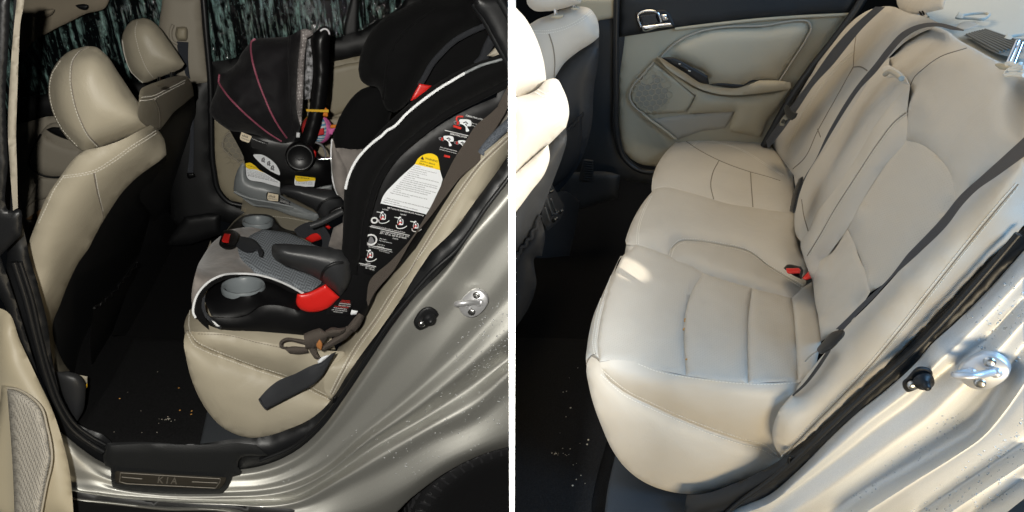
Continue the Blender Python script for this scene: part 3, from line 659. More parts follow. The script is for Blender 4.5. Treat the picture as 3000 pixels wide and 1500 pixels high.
strip = fill(R, 'inner_bolster', [('f 700 556 696 706 600 820 480 1000 400 1150 300 1288 / h 262 20 / h 226 130', BK(.02)), ('h 205 80 / h 180 10 / f 165 1215 200 1172 240 1082 330 962 440 800 560 602 690 452 715 430', BK(.035))], LD, be, puff=.03, wob=.006, wsc=9, Rr=.05, thick=.08)
bi = fill(R, 'back_insert', [('f 696 706 762 722 850 782 912 862 940 950 950 1000', BK(.02)), ('f 880 1100 700 1300 / h 600 130 / h 512 185', BK(.02)), ('h 490 80 460 0 / f 440 1240 402 1152', BK(.02)), ('f 480 1000 600 820 696 706', BK(.02))], 'perforated_leather', be, puff=.02, wob=.006, wsc=9, Rr=.06, thick=.08)
bi2 = fill(R, 'lower_insert', [('f 400 1152 440 1240 455 1288 / h 490 80 512 185', BK(.02)), ('h 430 320 / h 268 430', BK(.02)), ('h 252 300 238 240 226 130', BK(.02)), ('h 262 20 / f 300 1288 400 1152', BK(.02))], LD, be, puff=.016, wob=.006, wsc=9, Rr=.05, thick=.08)
stitch(R, ['f 702 552 640 602 560 700 440 880 330 1050 250 1190 190 1288', 'f 704 570 650 612 570 712 450 892 340 1062 262 1200 205 1288'], [strip, arm], be, wd=.0017)
tube(R, 'seam', 'f 704 562 645 607 565 706 445 886 335 1056 256 1195 198 1288', None, .0019, 'thread_dark', be, surf=[strip], off=-.001)
tube(R, 'seam', 'f 712 440 735 392 790 340 860 290 1000 242', None, .0016, 'thread_dark', be, surf=[up], off=0)
NBo = 'h 80 1018 160 962 300 842 450 702 560 602 700 462 850 312 1000 152 1120 22 / f 1180 1262 1300 1140'
nb = fill(R, 'outer_bolster', [('h 78 1016 40 970 22 900 30 840 60 770', U(.015)), ('h 130 680 200 590 300 470 390 360 520 230 700 30 / f 740 1250 900 1085 1050 950 1180 850 1300 770', BK(.06)), ('f 1300 1140 1180 1262 / h 1120 22 1000 152 850 312 700 462 560 602 450 702 300 842 160 962 78 1016', U(.02))], LD, be, puff=.04, wob=.006, wsc=9, Rr=.07, thick=.06)
stitch(R, ['h 70 1005 200 860 330 730 500 548 650 368 800 178 f 1080 1118 1180 998 1253 915', 'h 88 1008 215 878 345 748 515 566 668 386 818 198 f 1100 1132 1200 1012 1260 935'], [nb], be, wd=.0016)
tube(R, 'seam', 'h 80 1006 208 869 338 739 508 557 659 377 809 188 f 1090 1125 1190 1005 1258 925', None, .0016, 'thread_dark', be, surf=[nb], off=-.001)
# headrest, posts
hh = fill(R, 'headrest', ('f 640 -40 / f 655 34 688 86 / f 760 72 882 46 / f 900 -40', BK(-.02)), LD, be, puff=.03, Rr=.05, thick=.06)
fill(R, 'post_sleeve', ('f 735 88 775 76 815 88 810 100 770 104', BK(-.03)), 'beige_plastic', be, puff=.01, Rr=.02, thick=.01)
post(R, be, 'f 768 60 778 88', BK(-.02), .005); post(R, be, 'f 782 58 792 82', BK(-.02), .005)
fill(R, 'post_sleeve', ('f 1142 325 1180 318 1215 330 1260 342 1200 352 1160 345', BK(.01)), 'beige_plastic', be, puff=.012, Rr=.02, thick=.01)
post(R, be, 'f 1206 322 1258 205', BK(.03), .0045); post(R, be, 'f 1230 330 1275 215', BK(.03), .0045)
st = tube(R, 'string', 'f 1200 322 1215 316 1245 330 1270 322 1240 345 1215 350 1250 356 1285 340 1200 362 1195 374 1230 372 1290 378', BK(.07), .0035, 'thread')
tag(st, 'white string wound round the headrest post at the right edge', 'string')
# shelf behind the seat
sh = thing('parcel_shelf', 'pale rear shelf with slotted grille and wedge anchors in bright light', 'shelf')
shf = fill(R, 'shelf_board', [('f 700 -40 / f 1300 -40 / f 1300 420 / f 1120 320 960 230 850 160 700 80', Z(.815))], 'shelf_cloth', sh, puff=.003, Rr=.02, thick=.03)
gr = fill(R, 'grille', ('f 985 178 / f 1040 156 1110 143 / f 1300 215 / f 1300 300 / f 1160 272', Z(.83)), 'grille_frame', sh, puff=.004, Rr=.01, thick=.01)
for i in range(8):
    x0, y0 = 990 + i * 0, 0
    a = np.array((1000 + i * 13, 172 - i * 3.4)); b = np.array((1168 + i * 20, 262 - i * 5.5))
    tube(R, 'slot', f'f {a[0]} {a[1]} {b[0]} {b[1]}', Z(.842), .0026, 'grille_dark', gr)
for (x, y) in ((960, 82), (1205, 188)):
    fill(R, 'anchor', (f'f {x-18} {y+4} / f {x} {y-22} / f {x+28} {y-2} / f {x+20} {y+8}', Z(.845)), 'shelf_cloth', sh, puff=.006, Rr=.02, thick=.01)
    tube(R, 'anchor_ring', f'f {x-10} {y+6} {x+60} {y-12} {x+150} {y-4} {x+140} {y+6} {x+60} {y+10} {x-10} {y+6}', Z(.835), .004, 'shelf_cloth', sh)
fill(R, 'belt_guide', ('f 945 138 / f 965 118 1040 114 1060 130 / f 985 150', Z(.85)), 'grille_frame', sh, puff=.01, Rr=.02, thick=.02)
# belts
def belt(label, sa, sb, pl, **k):
    t = thing('seat_belt', label, 'seat belt', 'seat belts of the daylight bench'); ribbon(R, 'webbing', sa, sb, pl, 'web_belt', t, **k); return t
t = belt('seat belt hanging beside the far door with a silver tongue', 'f 540 34 430 130 330 240 230 380 120 530 60 610 -10 710', 'f 590 34 480 138 395 240 330 322 230 430 150 550 80 650 0 750', BK(.09))
fill(R, 'belt_stop', ('f 80 545 / f 92 528 125 560 150 570 / f 140 592 120 606 / f 95 590', BK(.13)), 'plastic_black', t, puff=.008, Rr=.01, thick=.02)
tg = fill(R, 'tongue', ('f 88 572 / f 108 590 / f 78 636 / f 58 632 / f 60 612', BK(.125)), 'chrome', t, puff=.002, Rr=.004, thick=.003)
fill(R, 'tongue_slot', ('f 76 596 / f 90 606 / f 78 622 / f 66 618', BK(.132)), 'plastic_black', tg, puff=.001, Rr=.003, thick=.002)
t = belt('seat belt running across the middle seat to the shelf', 'f 985 150 940 134 840 113 760 122 680 158 600 240 540 318 440 440 350 580 290 690 240 800 190 880 150 960 110 1042', 'f 985 156 925 150 860 134 760 148 690 190 610 278 545 362 470 440 400 540 320 670 250 790 212 850 170 940 136 1072', BK(.085))
fill(R, 'buckle', ('f 155 900 / f 175 888 178 920 / f 150 1000 / f 132 1075 / f 108 1062 / f 130 960', BK(.10)), 'plastic_black', t, puff=.012, Rr=.015, thick=.02)
t = belt('long seat belt slanting over the near backrest to a steel tongue', 'f 1300 680 1180 790 1080 880 960 990 880 1090 700 1280 / h 600 120 480 230 390 320 340 368', 'f 1300 780 1150 888 1050 958 980 1030 905 1130 745 1288 / h 622 112 522 222 432 312 380 372', BK(.10))
fill(R, 'belt_stop', ('h 285 420 / h 320 385 375 368 / h 385 380 350 440 320 470 / h 260 490 248 478', BK(.13)), 'plastic_black', t, puff=.012, Rr=.015, thick=.02)
fill(R, 'tongue', ('h 250 474 / h 246 484 / h 190 534 / h 184 528 / h 205 505', BK(.13)), 'steel', t, puff=.002, Rr=.003, thick=.004)
ribbon(R, 'lap_webbing', 'h 300 470 240 560 180 640 120 700', 'h 318 474 258 566 200 640 128 706', BK(.07), 'web_dark', t)
for nm, s1, s2 in (('first red seat belt buckle sunk between the near cushions', 'h 78 62 / h 90 48 165 52 / h 178 70 / h 168 118 / h 130 100', 'h 90 62 / h 155 60 / h 165 72 / h 160 88 / h 95 82'), ('second red seat belt buckle half hidden against the backrest', 'h 170 110 / h 205 70 / h 222 118 / h 190 124', 'h 172 112 / h 204 78 / h 218 112 / h 190 120')):
    t = thing('belt_buckle', nm, 'buckle', 'red buckles of the daylight bench')
    fill(R, 'housing', (s1, TOP(.055)), 'plastic_black', t, puff=.010, Rr=.012, thick=.03); fill(R, 'release_button', (s2, TOP(.07)), 'red_plastic', t, puff=.006, Rr=.008, thick=.006)
# body
bd = thing('car_body', 'silver car door opening wet with drops around the daylight bench', 'car body')
fill(R, 'door_seal', [('g 880 1202 960 1198 1100 1152 h 0 1063 80 1012 160 954 300 834 450 694 560 594 700 454 850 304 1000 144 1130 5 / f 1200 1240 1300 1130', U(.01)), ('f 1310 1240 / h 1300 -30 1253 10 1100 182 950 332 800 472 760 522 600 672 450 792 300 932 150 1082 0 1207 / g 1180 1280 1050 1330 / g 860 1330', U(-.01))], 'rubber', bd, puff=.02, Rr=.03, thick=.03)
tube(R, 'seal_lip', 'g 1040 1330 1150 1235 h 0 1137 150 1010 300 870 450 730 600 596 740 470 870 335 1020 170 1150 20 1260 -110', U(-.018), .006, 'rubber', bd)
rows = [('g 950 1345 1150 1262 / h 0 1205 150 1080 300 930 450 790 600 670 760 520 800 470 950 330 1100 180 1290 -30', -.012),
 ('g 1000 1345 / h 40 1225 170 1115 330 980 480 850 640 730 790 610 830 560 960 440 1110 290 1290 100', -.035),
 ('h -60 1330 60 1235 250 1095 370 1005 550 862 750 712 850 612 920 556 1100 412 1290 210', -.030),
 ('h 60 1330 250 1210 450 1070 620 950 800 820 930 700 1110 520 1290 320', -.055),
 ('h 240 1330 420 1200 620 1075 800 960 950 840 1130 650 1290 440', -.050),
 ('h 330 1330 480 1222 700 1092 900 972 1060 860 1180 695 1290 560', -.065),
 ('h 430 1330 570 1240 760 1120 930 1015 1080 910 1200 770 1290 640', -.105),
 ('h 540 1330 690 1225 830 1125 980 1020 1110 930 1290 730', -.095),
 ('h 700 1330 900 1195 1100 1062 1290 930', -.085), ('h 860 1330 1050 1202 1290 1045', -.125), ('h 980 1330 1120 1240 1290 1120', -.12), ('h 1150 1330 1290 1220', -.16)]
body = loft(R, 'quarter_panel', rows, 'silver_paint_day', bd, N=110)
def striker(car, parent, cx, cy, t, surf):
    c = car.at(parse(f'{t} {cx} {cy}')[0][0], U(-.062)); n = car.dirw((-.90, .38, .12)); n /= np.linalg.norm(n)
    x = car.dirw((0, -.62, .78)); x -= n * (x @ n); x /= np.linalg.norm(x); y = np.cross(n, x)
    vs, fs = [], []; K = 48
    for (k_, z) in ((1.02, -.008), (1.0, .003), (.94, .006), (.02, .006)):
        for i in range(K):
            a = 2 * math.pi * i / K; vs.append(c + k_ * (x * .042 * math.copysign(abs(math.cos(a)) ** .85, math.cos(a)) + y * .031 * math.copysign(abs(math.sin(a)) ** .85, math.sin(a))) + n * z)
    for q in range(3):
        for i in range(K): fs.append((q * K + i, q * K + (i + 1) % K, (q + 1) * K + (i + 1) % K, (q + 1) * K + i))
    fs.append(tuple(3 * K + i for i in range(K)))
    mk(car, 'striker_plate', vs, fs, 'bright_steel', parent)
    for sx, sy in ((.024, .010), (-.020, -.012)):
        lathe(car, 'screw', c + x * sx + y * sy + n * .006, n, [(.0005, .003), (.006, .0035), (.009, .002), (.011, -.002)], 'steel', parent, 24)
    out = car.dirw((-.55, .80, .30)); out /= np.linalg.norm(out)
    A, B = c + x * .016 - y * .012, c - x * .014 + y * .010; D = (A - B) * .5; pts = []
    for s_ in np.linspace(0, .040, 4): pts.append(A + out * s_)
    for a in np.linspace(.3, math.pi - .3, 9): pts.append((A + B) / 2 + out * (.042 + .014 * math.sin(a)) + D * math.cos(a))
    for s_ in np.linspace(.040, 0, 4): pts.append(B + out * s_)
    tubepts(car, 'striker_loop', pts, .0070, 'bright_steel', parent, 14)
    lathe(car, 'loop_collar', A, out, [(.011, -.002), (.011, .008), (.007, .012)], 'bright_steel', parent, 24); lathe(car, 'loop_collar', B, out, [(.011, -.002), (.011, .008), (.007, .012)], 'bright_steel', parent, 24)
striker(R, bd, 1085, 580, 'h', body)
fill(R, 'switch_base', ('h 762 556 790 558 825 578 828 602 810 620 740 674 700 684 680 662 676 636 700 610', U(-.05)), 'trim_black', bd, puff=.008, Rr=.01, thick=.02)
c = R.at(parse('h 782 628')[0][0], U(-.062)); n_ = R.dirw((-1, -.1, .05)); n_ /= np.linalg.norm(n_)
lathe(R, 'switch_button', c, n_, [(.001, .024), (.006, .022), (.009, .014), (.010, .010), (.016, .008), (.018, 0)], 'rubber', bd)
c = R.at(parse('h 728 652')[0][0], U(-.062)); lathe(R, 'screw', c, n_, [(.0005, .004), (.007, .004), (.009, .001), (.009, -.004)], 'steel', bd, 20)
fill(R, 'seal_clip', ('h 98 1010 / h 118 1008 112 1030 120 1055 / h 104 1052 96 1030', U(-.02)), 'plastic_black', bd, puff=.006, Rr=.008, thick=.01)
drops(R, 'rain_drops', 'h 1000 300 1290 60 1290 500 1100 640', [body], 70, .0012, .0032, 'water', .6, 'raindrops beading on the silver jamb beside the striker in daylight', 'water drops')
drops(R, 'rain_drops', 'h 380 1240 560 1080 900 760 1000 820 880 960 560 1180 420 1290', [body], 80, .0010, .0026, 'water', .6, 'raindrops in a band along the silver sill in daylight', 'water drops')
drops(R, 'rain_drops', 'h 700 1290 900 1120 1290 800 1290 1180 1060 1290', [body], 130, .0012, .0036, 'water', .6, 'large raindrops beaded on the outer silver panel in daylight', 'water drops')
# crumbs
vs, fs_ = [], []; tr = bvh(SE)
for (x, y) in ((870, 318), (862, 372), (866, 366), (878, 520), (868, 328)):
    p, n = drape(tr, parse(f'g {x} {y}')[0][0], 0)
    if p is not None: ball(vs, fs_, p, .0032, n, .6, 6, 4)
tag(mk(R, 'crumbs', vs, fs_, 'crumb'), 'orange crumbs caught in the near cushion seam', 'crumbs', kind='stuff')
vs, fs_ = [], []; tr = bvh([mt])
for k in range(26):
    x, y = random.gauss(300, 70), random.uniform(560, 1230)
    if k < 12: x, y = random.gauss(235, 22), random.gauss(995, 8)
    p, n = drape(tr, parse(f'g {x} {y}')[0][0], 0)
    if p is not None: ball(vs, fs_, p, random.uniform(.0008, .0022), n, .6, 6, 4)
for (x, y) in ((384, 925), (378, 948), (295, 764), (305, 1155)):
    p, n = drape(tr, parse(f'g {x} {y}')[0][0], 0)
    if p is not None: ball(vs, fs_, p, .0032, n, .6, 6, 4)
tag(mk(R, 'crumbs', vs, fs_, 'crumb_pale'), 'pale crumbs scattered on the mat in daylight', 'crumbs', kind='stuff')
# ================================================================== LEFT BAY: child seats by night
LN = 'leather'
struct(fill(L, 'floor', ('a 900 1000 / d 300 300 / d 150 860 / c 1288 925 / c 560 960 / c 330 860 / c 200 600 / c 300 0', Z(-.02)), 'carpet', puff=0, smooth=False, thick=.03, step=40))
struct(fill(L, 'ground', ('c -40 1150 / d -40 1150 / d 1330 700 / d 1330 1330 / c -40 1330', Z(-.42)), 'asphalt', puff=0, smooth=False, thick=.03, step=40))
lm = fill(L, 'floor_mat', ('c 670 405 / c 925 415 1000 420 / d 0 700 / c 1010 720 1048 780 / c 1005 950 / c 560 945 / c 400 840 / c 540 650', Z(.0)), 'mat_carpet', puff=.004, Rr=.01, thick=.006)
tag(lm, 'dark carpet floor mat with orange crumbs in the night footwell', 'floor mat')
lk = fill(L, 'kick_panel', ('c 1048 755 / c 1005 950 / c 1100 960 1288 940 / d 60 930 / c 1200 880', Z(.008)), 'kick_plastic', puff=.004, Rr=.01, thick=.02)
tag(lk, 'grey plastic floor cover below the night bench corner', 'floor cover')
# far side: front door and rear door with rain-streaked glass
fd = thing('front_door', 'far front door with rain streaked window and dark map pocket at night', 'door')
fill(L, 'window', ('a -30 -30 / a 830 -30 / a 830 500 / a 300 580 / a -30 640', U(1.52)), 'rain_glass', fd, puff=0, thick=.006, smooth=False, step=40)
fill(L, 'window_sill', ('a 60 500 / a 240 470 450 440 830 400 / a 830 560 / a 430 590 / a 250 582 140 612 60 640', U(1.47)), 'trim_black', fd, puff=.02, Rr=.03, thick=.04)
pn = fill(L, 'door_panel', ('a 40 640 / a 140 612 250 585 430 600 / a 800 620 / a 560 1000 / a 400 1250 / a 60 1250', U(1.46)), 'beige_dim', fd, puff=.01, Rr=.03, thick=.04)
fill(L, 'armrest', ('a 150 760 205 670 245 625 300 612 / a 460 640 / a 430 800 / a 330 800 250 740 210 690', U(1.42)), 'beige_dim', fd, puff=.02, Rr=.04, thick=.04)
fill(L, 'door_handle', ('a 232 652 / a 260 640 300 640 / a 400 690 / a 400 720 / a 300 690 250 665', U(1.39)), 'plastic_black', fd, puff=.008, Rr=.01, thick=.02)
mpk = fill(L, 'map_pocket', ('a 150 835 172 740 205 678 / a 300 720 420 750 / a 400 830 / a 340 885 262 888 190 868', U(1.41)), 'beige_dim', fd, puff=.022, Rr=.04, thick=.04)
tube(L, 'pocket_seam', 'a 205 676 172 738 148 832 190 872 262 892 330 888', U(1.395), .004, 'trim_black', fd)
fill(L, 'lower_panel', ('a 120 1060 / a 170 950 200 890 / a 330 900 / a 250 1000 / a 180 1010', U(1.43)), 'beige_dim', fd, puff=.015, Rr=.03, thick=.03)
bx = fill(L, 'card_box', ('a 126 1104 / a 232 1034 / a 215 1075 / a 190 1102', U(1.28)), 'brown_card', puff=0, thick=.04, smooth=False)
tag(bx, 'brown cardboard box corner beyond the near front seat', 'box')
hl = thing('roof_lining', 'dim beige roof lining with sun visor above the front window', 'roof lining')
fill(L, 'lining', ('a 90 -30 / a 560 -30 / a 530 38 430 70 350 110 250 160 155 222 120 270 / a 100 250', U(1.36)), 'headliner', hl, puff=.02, Rr=.06, thick=.06)
fill(L, 'sun_visor', ('a 190 95 165 80 200 58 240 45 275 48 265 68 230 88', U(1.28)), 'headliner', hl, puff=.02, Rr=.04, thick=.03)
fill(L, 'visor_clip', ('a 380 30 / a 400 44 440 44 445 30', U(1.28)), 'trim_black', hl, puff=.01, Rr=.02, thick=.02)
bp2 = thing('door_pillar', 'far door pillar with beige top carrying the belt guide at night', 'pillar')
upr = fill(L, 'upper_trim', ('a 817 -30 / a 1006 -30 / a 1020 160 1046 402 / a 1038 415 / a 968 422 / a 940 420 / a 818 300', U(1.42)), 'beige_dim', bp2, puff=.02, Rr=.05, thick=.05)
fill(L, 'lower_trim', ('a 966 418 / a 1048 408 / a 1064 600 1078 880 1104 965 1150 1020 1220 1045 / a 1288 1060 / a 1288 1160 / a 1110 1110 / a 1108 1170 / a 940 1180 / a 860 1100 / a 870 600', U(1.43)), 'trim_black', bp2, puff=.02, Rr=.06, thick=.05)
fill(L, 'sill_trim', ('a 930 1090 / a 1000 1080 1060 1072 1110 1080 / a 1108 1180 / a 960 1230 / a 850 1230', U(1.36)), 'trim_black', bp2, puff=.02, Rr=.04, thick=.05)
tube(L, 'door_seal', 'a 1022 -20 1040 200 1058 420 1062 600 1076 860 1100 960 1150 1015 1220 1035', U(1.42), .012, 'rubber', bp2)
b3 = thing('seat_belt', 'seat belt hanging from its beige guide on the far door pillar', 'seat belt')
fill(L, 'belt_guide', ('a 888 135 / a 938 138 944 190 / a 936 206 / a 892 204 / a 882 180', U(1.37)), 'beige_plastic', b3, puff=.02, Rr=.02, thick=.03)
tube(L, 'guide_rim', 'a 870 125 858 160 870 210 895 222', U(1.38), .006, 'beige_dim', b3)
ribbon(L, 'webbing', 'a 890 208 892 240 918 320 935 380', 'a 948 212 946 250 954 380 958 400', U(1.375), 'web_belt', b3)
ribbon(L, 'lower_webbing', 'a 958 600 955 750 942 880', 'a 975 600 975 750 972 890', U(1.38), 'web_belt', b3)
fill(L, 'belt_tongue', ('a 940 870 / a 975 868 / a 985 890 / a 945 895', U(1.37)), 'plastic_black', b3, puff=.01, Rr=.01, thick=.02)
rd = thing('rear_door', 'far rear door with rain streaked window behind the infant carrier', 'door')
fill(L, 'window', ('a 1018 -30 / b 800 -30 / b 600 200 / b 0 260 / a 1040 340', U(1.52)), 'rain_glass', rd, puff=0, thick=.006, smooth=False, step=40)
fill(L, 'window_divider', ('b 478 -30 / b 522 -30 / b 512 170 / b 462 190', U(1.50)), 'trim_black', rd, puff=.01, Rr=.02, thick=.04)
fill(L, 'upper_trim', ('a 1054 312 / a 1160 296 b 0 251 200 206 370 197 / b 520 156 600 110 725 38 / b 760 -20 / b 900 -20 / b 760 320 / b 520 282 440 300 368 312 / b 368 330 / a 1058 490', U(1.46)), 'trim_black', rd, puff=.02, Rr=.04, thick=.05)
dp = fill(L, 'door_panel', ('a 1064 484 / b 0 360 / b 366 316 450 295 525 278 / b 800 300 / b 700 900 / b 0 1080 / a 1220 1024 1160 1008 1112 966 1084 872 1068 700', U(1.47)), 'beige_plastic', rd, puff=.01, Rr=.03, thick=.04)
fill(L, 'insert', ('b 360 345 / b 450 322 540 306 / b 600 500 / b 380 590 / b 340 480', U(1.46)), 'beige_plastic', rd, puff=.012, Rr=.03, thick=.02)
fill(L, 'armrest', ('b 360 590 / b 440 584 520 588 / b 520 660 / b 380 690', U(1.40)), 'beige_soft', rd, puff=.02, Rr=.03, thick=.05)
sg = fill(L, 'speaker_grille', ('a 1124 740 1140 680 1170 655 1220 680 1250 740 1240 800 1205 812 1150 770', U(1.455)), 'speaker_cells', rd, puff=.004, Rr=.01, thick=.01)
hexes(L, 'honeycomb', L.at(parse('a 1185 732')[0][0], U(1.445)), -L.dirw((0, 1, 0)), L.dirw((0, 0, 1)), (.075, .10), .0150, None, 'beige_plastic', sg, .0028)
tube(L, 'grille_seam', 'a 1175 652 1136 680 1122 745 1150 775 1205 818', U(1.445), .004, 'beige_dim', rd)
# front seats
ff = thing('front_seat', 'far front seat with smaller looking headrest beside the rain streaked window', 'car seat')
fh = fill(L, 'headrest', ('a 720 90 752 98 785 122 850 205 905 285 928 322 / a 915 342 890 356 800 390 740 414 718 418 / a 690 392 665 368 626 282 612 208 626 150 662 106', U(1.08)), LN, ff, puff=.07, Rr=.11, thick=.02, bpuff=.07)
stitch(L, ['a 690 110 680 150 690 220 712 290 740 350 770 390'], [fh], ff); tube(L, 'seam', 'a 615 200 630 285 668 372 718 416', None, .002, 'thread', ff, surf=[fh], off=0)
for a_ in ('a 801 385 804 428', 'a 862 362 866 390'): post(L, ff, a_, U(1.04), .006)
ffb = fill(L, 'backrest', ('a 700 480 / a 708 450 740 430 800 408 860 388 912 380 945 385 / a 968 430 976 482 / a 930 520 880 560 830 622 806 652 / a 770 660 / a 700 600', FS(-.02)), LN, ff, puff=.04, Rr=.08, thick=.10)
fill(L, 'post_sleeve', ('a 780 426 802 416 826 424 815 432 790 434', FS(-.045)), 'beige_soft', ff, puff=.008, Rr=.02, thick=.01)
stitch(L, ['a 710 498 770 490 820 466 870 440 930 410'], [ffb], ff, gap=.004); tube(L, 'seam', 'a 778 500 796 540 804 590 804 640', None, .002, 'thread_dark', ff, surf=[ffb], off=0)
fill(L, 'back_panel', ('a 806 652 830 622 880 560 930 520 976 482 / a 984 560 978 680 955 850 932 1000 930 1100 / a 850 1200 / a 700 1000 / a 780 700', FS(.0)), 'seat_back_plastic', ff, puff=.03, Rr=.07, thick=.10)
fs2 = thing('front_seat', 'near front seat with large tan headrest and black back pocket at night', 'car seat')
hr = fill(L, 'headrest', ('a 430 232 480 236 530 272 600 372 680 492 738 570 757 602 / a 752 622 700 664 620 697 500 742 / a 420 762 390 745 300 642 256 540 243 468 256 370 290 310 350 258', U(.30)), LN, fs2, puff=.10, Rr=.13, thick=.02, bpuff=.08)
stitch(L, ['a 438 238 400 258 366 300 352 380 364 490 398 600 446 690 490 738'], [hr], fs2); tube(L, 'seam', 'a 445 238 408 258 374 300 360 380 372 490 406 600 453 690 497 736', None, .002, 'thread_dark', fs2, surf=[hr], off=-.001)
stitch(L, ['a 300 310 262 372 249 468 262 540 306 640 392 740'], [hr], fs2)
fill(L, 'headrest_base', ('a 500 742 / a 560 720 630 700 / a 600 712 570 740 530 752', U(.36)), 'beige_soft', fs2, puff=.01, Rr=.02, thick=.03)
bk_ = fill(L, 'backrest', [('a 120 1288 190 1100 240 980 310 880 380 790 430 756 500 742 620 700 700 658 755 630', U(.17)), ('a 790 645 825 700 838 778', U(.33)), ('a 800 812 760 840 690 892 620 962 570 1032 520 1112 480 1182 446 1250 c 396 30 360 100 300 250 266 340 265 390 290 470 335 560 352 578', U(.30)), ('c 275 590 / c 240 380 200 180 140 -20', U(.17))], LN, fs2, puff=.06, Rr=.10, thick=.12)
stitch(L, ['a 322 884 400 874 470 858 560 806 660 736 740 686 786 656', 'a 328 894 400 884 474 868 566 818 666 748 746 698 790 668'], [bk_], fs2)
tube(L, 'seam', 'a 472 870 490 970 513 1060 517 1122', None, .0017, 'thread_dark', fs2, surf=[bk_], off=0); stitch(L, ['a 480 880 497 975 518 1060'], [bk_], fs2)
stitch(L, ['a 318 890 270 960 236 1035 190 1130'], [bk_], fs2)
bpl = fill(L, 'back_panel', [('a 836 790 760 840 690 892 620 962 570 1032 520 1112 480 1182 446 1250 c 396 30 360 100 300 250 266 340 265 390 290 470 335 560 352 578', U(.30)), ('c 400 598 440 606 / c 430 815', FS(.02)), ('c 500 700 600 535 690 360 755 170 770 0 / a 800 1150 830 1000 840 900 836 790', FS(.04))], 'seat_back_plastic', fs2, puff=.04, Rr=.09, thick=.12)
pk = fill(L, 'map_pocket', ('c 470 262 / c 540 200 600 140 640 90 690 28 / c 745 60 / c 740 240 / c 680 380 590 535 500 690 / c 470 640 / c 455 420', FS(-.03)), 'pocket_vinyl', fs2, puff=.03, Rr=.06, thick=.02, wob=.03, wsc=16)
tube(L, 'pocket_elastic', 'c 474 262 492 248 498 256 512 232 528 238 530 214 545 208 562 206 560 186 578 176 592 172 594 150 608 136 622 134 620 116 640 104 654 98 654 80 668 66 682 58 688 32', None, .003, 'pocket_vinyl', fs2, surf=[pk], off=.006)
fill(L, 'seat_base_cover', ('c 268 576 / c 300 582 345 580 / c 400 600 428 640 430 700 422 770 386 838 / c 340 800 / c 292 660', U(.15)), 'arm_plastic', fs2, puff=.03, Rr=.05, thick=.08)
fill(L, 'cushion_corner', ('c 398 598 / c 440 606 / c 438 650 / c 426 640', U(.24)), LN, fs2, puff=.004, Rr=.01, thick=.02)
tg_ = fill(L, 'seat_tag', ('c 432 648 / c 440 640 / c 438 662 / c 430 670', U(.20)), 'toy_yellow', fs2, puff=.001, Rr=.004, thick=.002)
cc = thing('centre_console', 'black centre console end between the front seats at night', 'console')
fill(L, 'console_body', ('a 780 1000 / a 860 1080 / a 930 1150 / c 860 0 850 150 770 272 / c 680 400 / c 560 400 / c 700 0', V(.80)), 'trim_black', cc, puff=.02, Rr=.05, thick=.1)
# near door edge: open door with its pocket mesh, and the near pillar
nd = thing('rear_door', 'open near rear door with beige panel and woven speaker mesh', 'door')
npn = fill(L, 'door_panel', ('c -40 250 / c 36 280 100 425 200 640 262 770 300 880 345 1050 372 1320 / c -40 1320', 1.40), 'beige_plastic', nd, puff=.03, Rr=.06, thick=.05)
fill(L, 'mesh_frame', ('m 10 330 / m 60 335 130 350 220 400 320 500 365 640 398 880 / m 350 1110 300 1320 / m 10 1320', 1.365), 'beige_plastic', nd, puff=.012, Rr=.02, thick=.02)
fill(L, 'speaker_mesh', ('m 52 362 130 372 216 420 300 505 342 640 384 880 / m 340 1090 296 1320 / m 110 1320 / m 98 1000 86 800 62 480', 1.345), 'speaker_mesh', nd, puff=.012, Rr=.02, thick=.01)
tube(L, 'mesh_seam', 'm 56 352 130 362 222 410 312 500 354 640 392 880 348 1100 306 1320', 1.338, .0022, 'beige_dim', nd)
np_ = thing('door_pillar', 'near door pillar with a pale upright strip and black rubber seals', 'pillar')
fill(L, 'pale_trim', ('n 160 -30 / n 222 -30 222 66 / n 198 180 178 480 166 800 150 1288 / a 84 800 90 1046 / a 66 1060 / a 50 850 / n 75 1288 90 800 118 400 146 110', U(-.03)), 'beige_dim', np_, puff=.006, Rr=.02, thick=.03)
fill(L, 'outer_frame', ('a -40 -30 / a 52 -30 / a 44 200 28 500 40 800 64 1060 92 1050 110 1180 / c 0 0 / c 60 170 120 360 / c 250 800 / c 130 520 / c 20 240 / c -40 150', U(-.06)), 'rubber', np_, puff=.008, Rr=.02, thick=.03)
fill(L, 'inner_seal', ('a 70 -30 / a 120 -30 / a 104 100 88 400 84 640 96 1050 130 1200 / c 148 0 200 180 246 380 255 480 272 570 298 680 335 790 400 850 520 900 / c 560 935 / c 520 1062 / c 420 1012 350 960 300 930 / c 240 700 130 430 20 200 / a 36 1288 / a 60 900 / a 56 500', U(.02)), 'rubber', np_, puff=.02, Rr=.03, thick=.03)
tube(L, 'seal_lip', 'c 70 30 130 220 180 420 230 600 290 760 360 870 440 935 520 985', U(-.01), .007, 'rubber', np_)
tube(L, 'seal_lip', 'c 100 30 160 220 205 420 255 600 310 745 380 850 460 910 530 950', U(-.005), .005, 'rubber', np_)
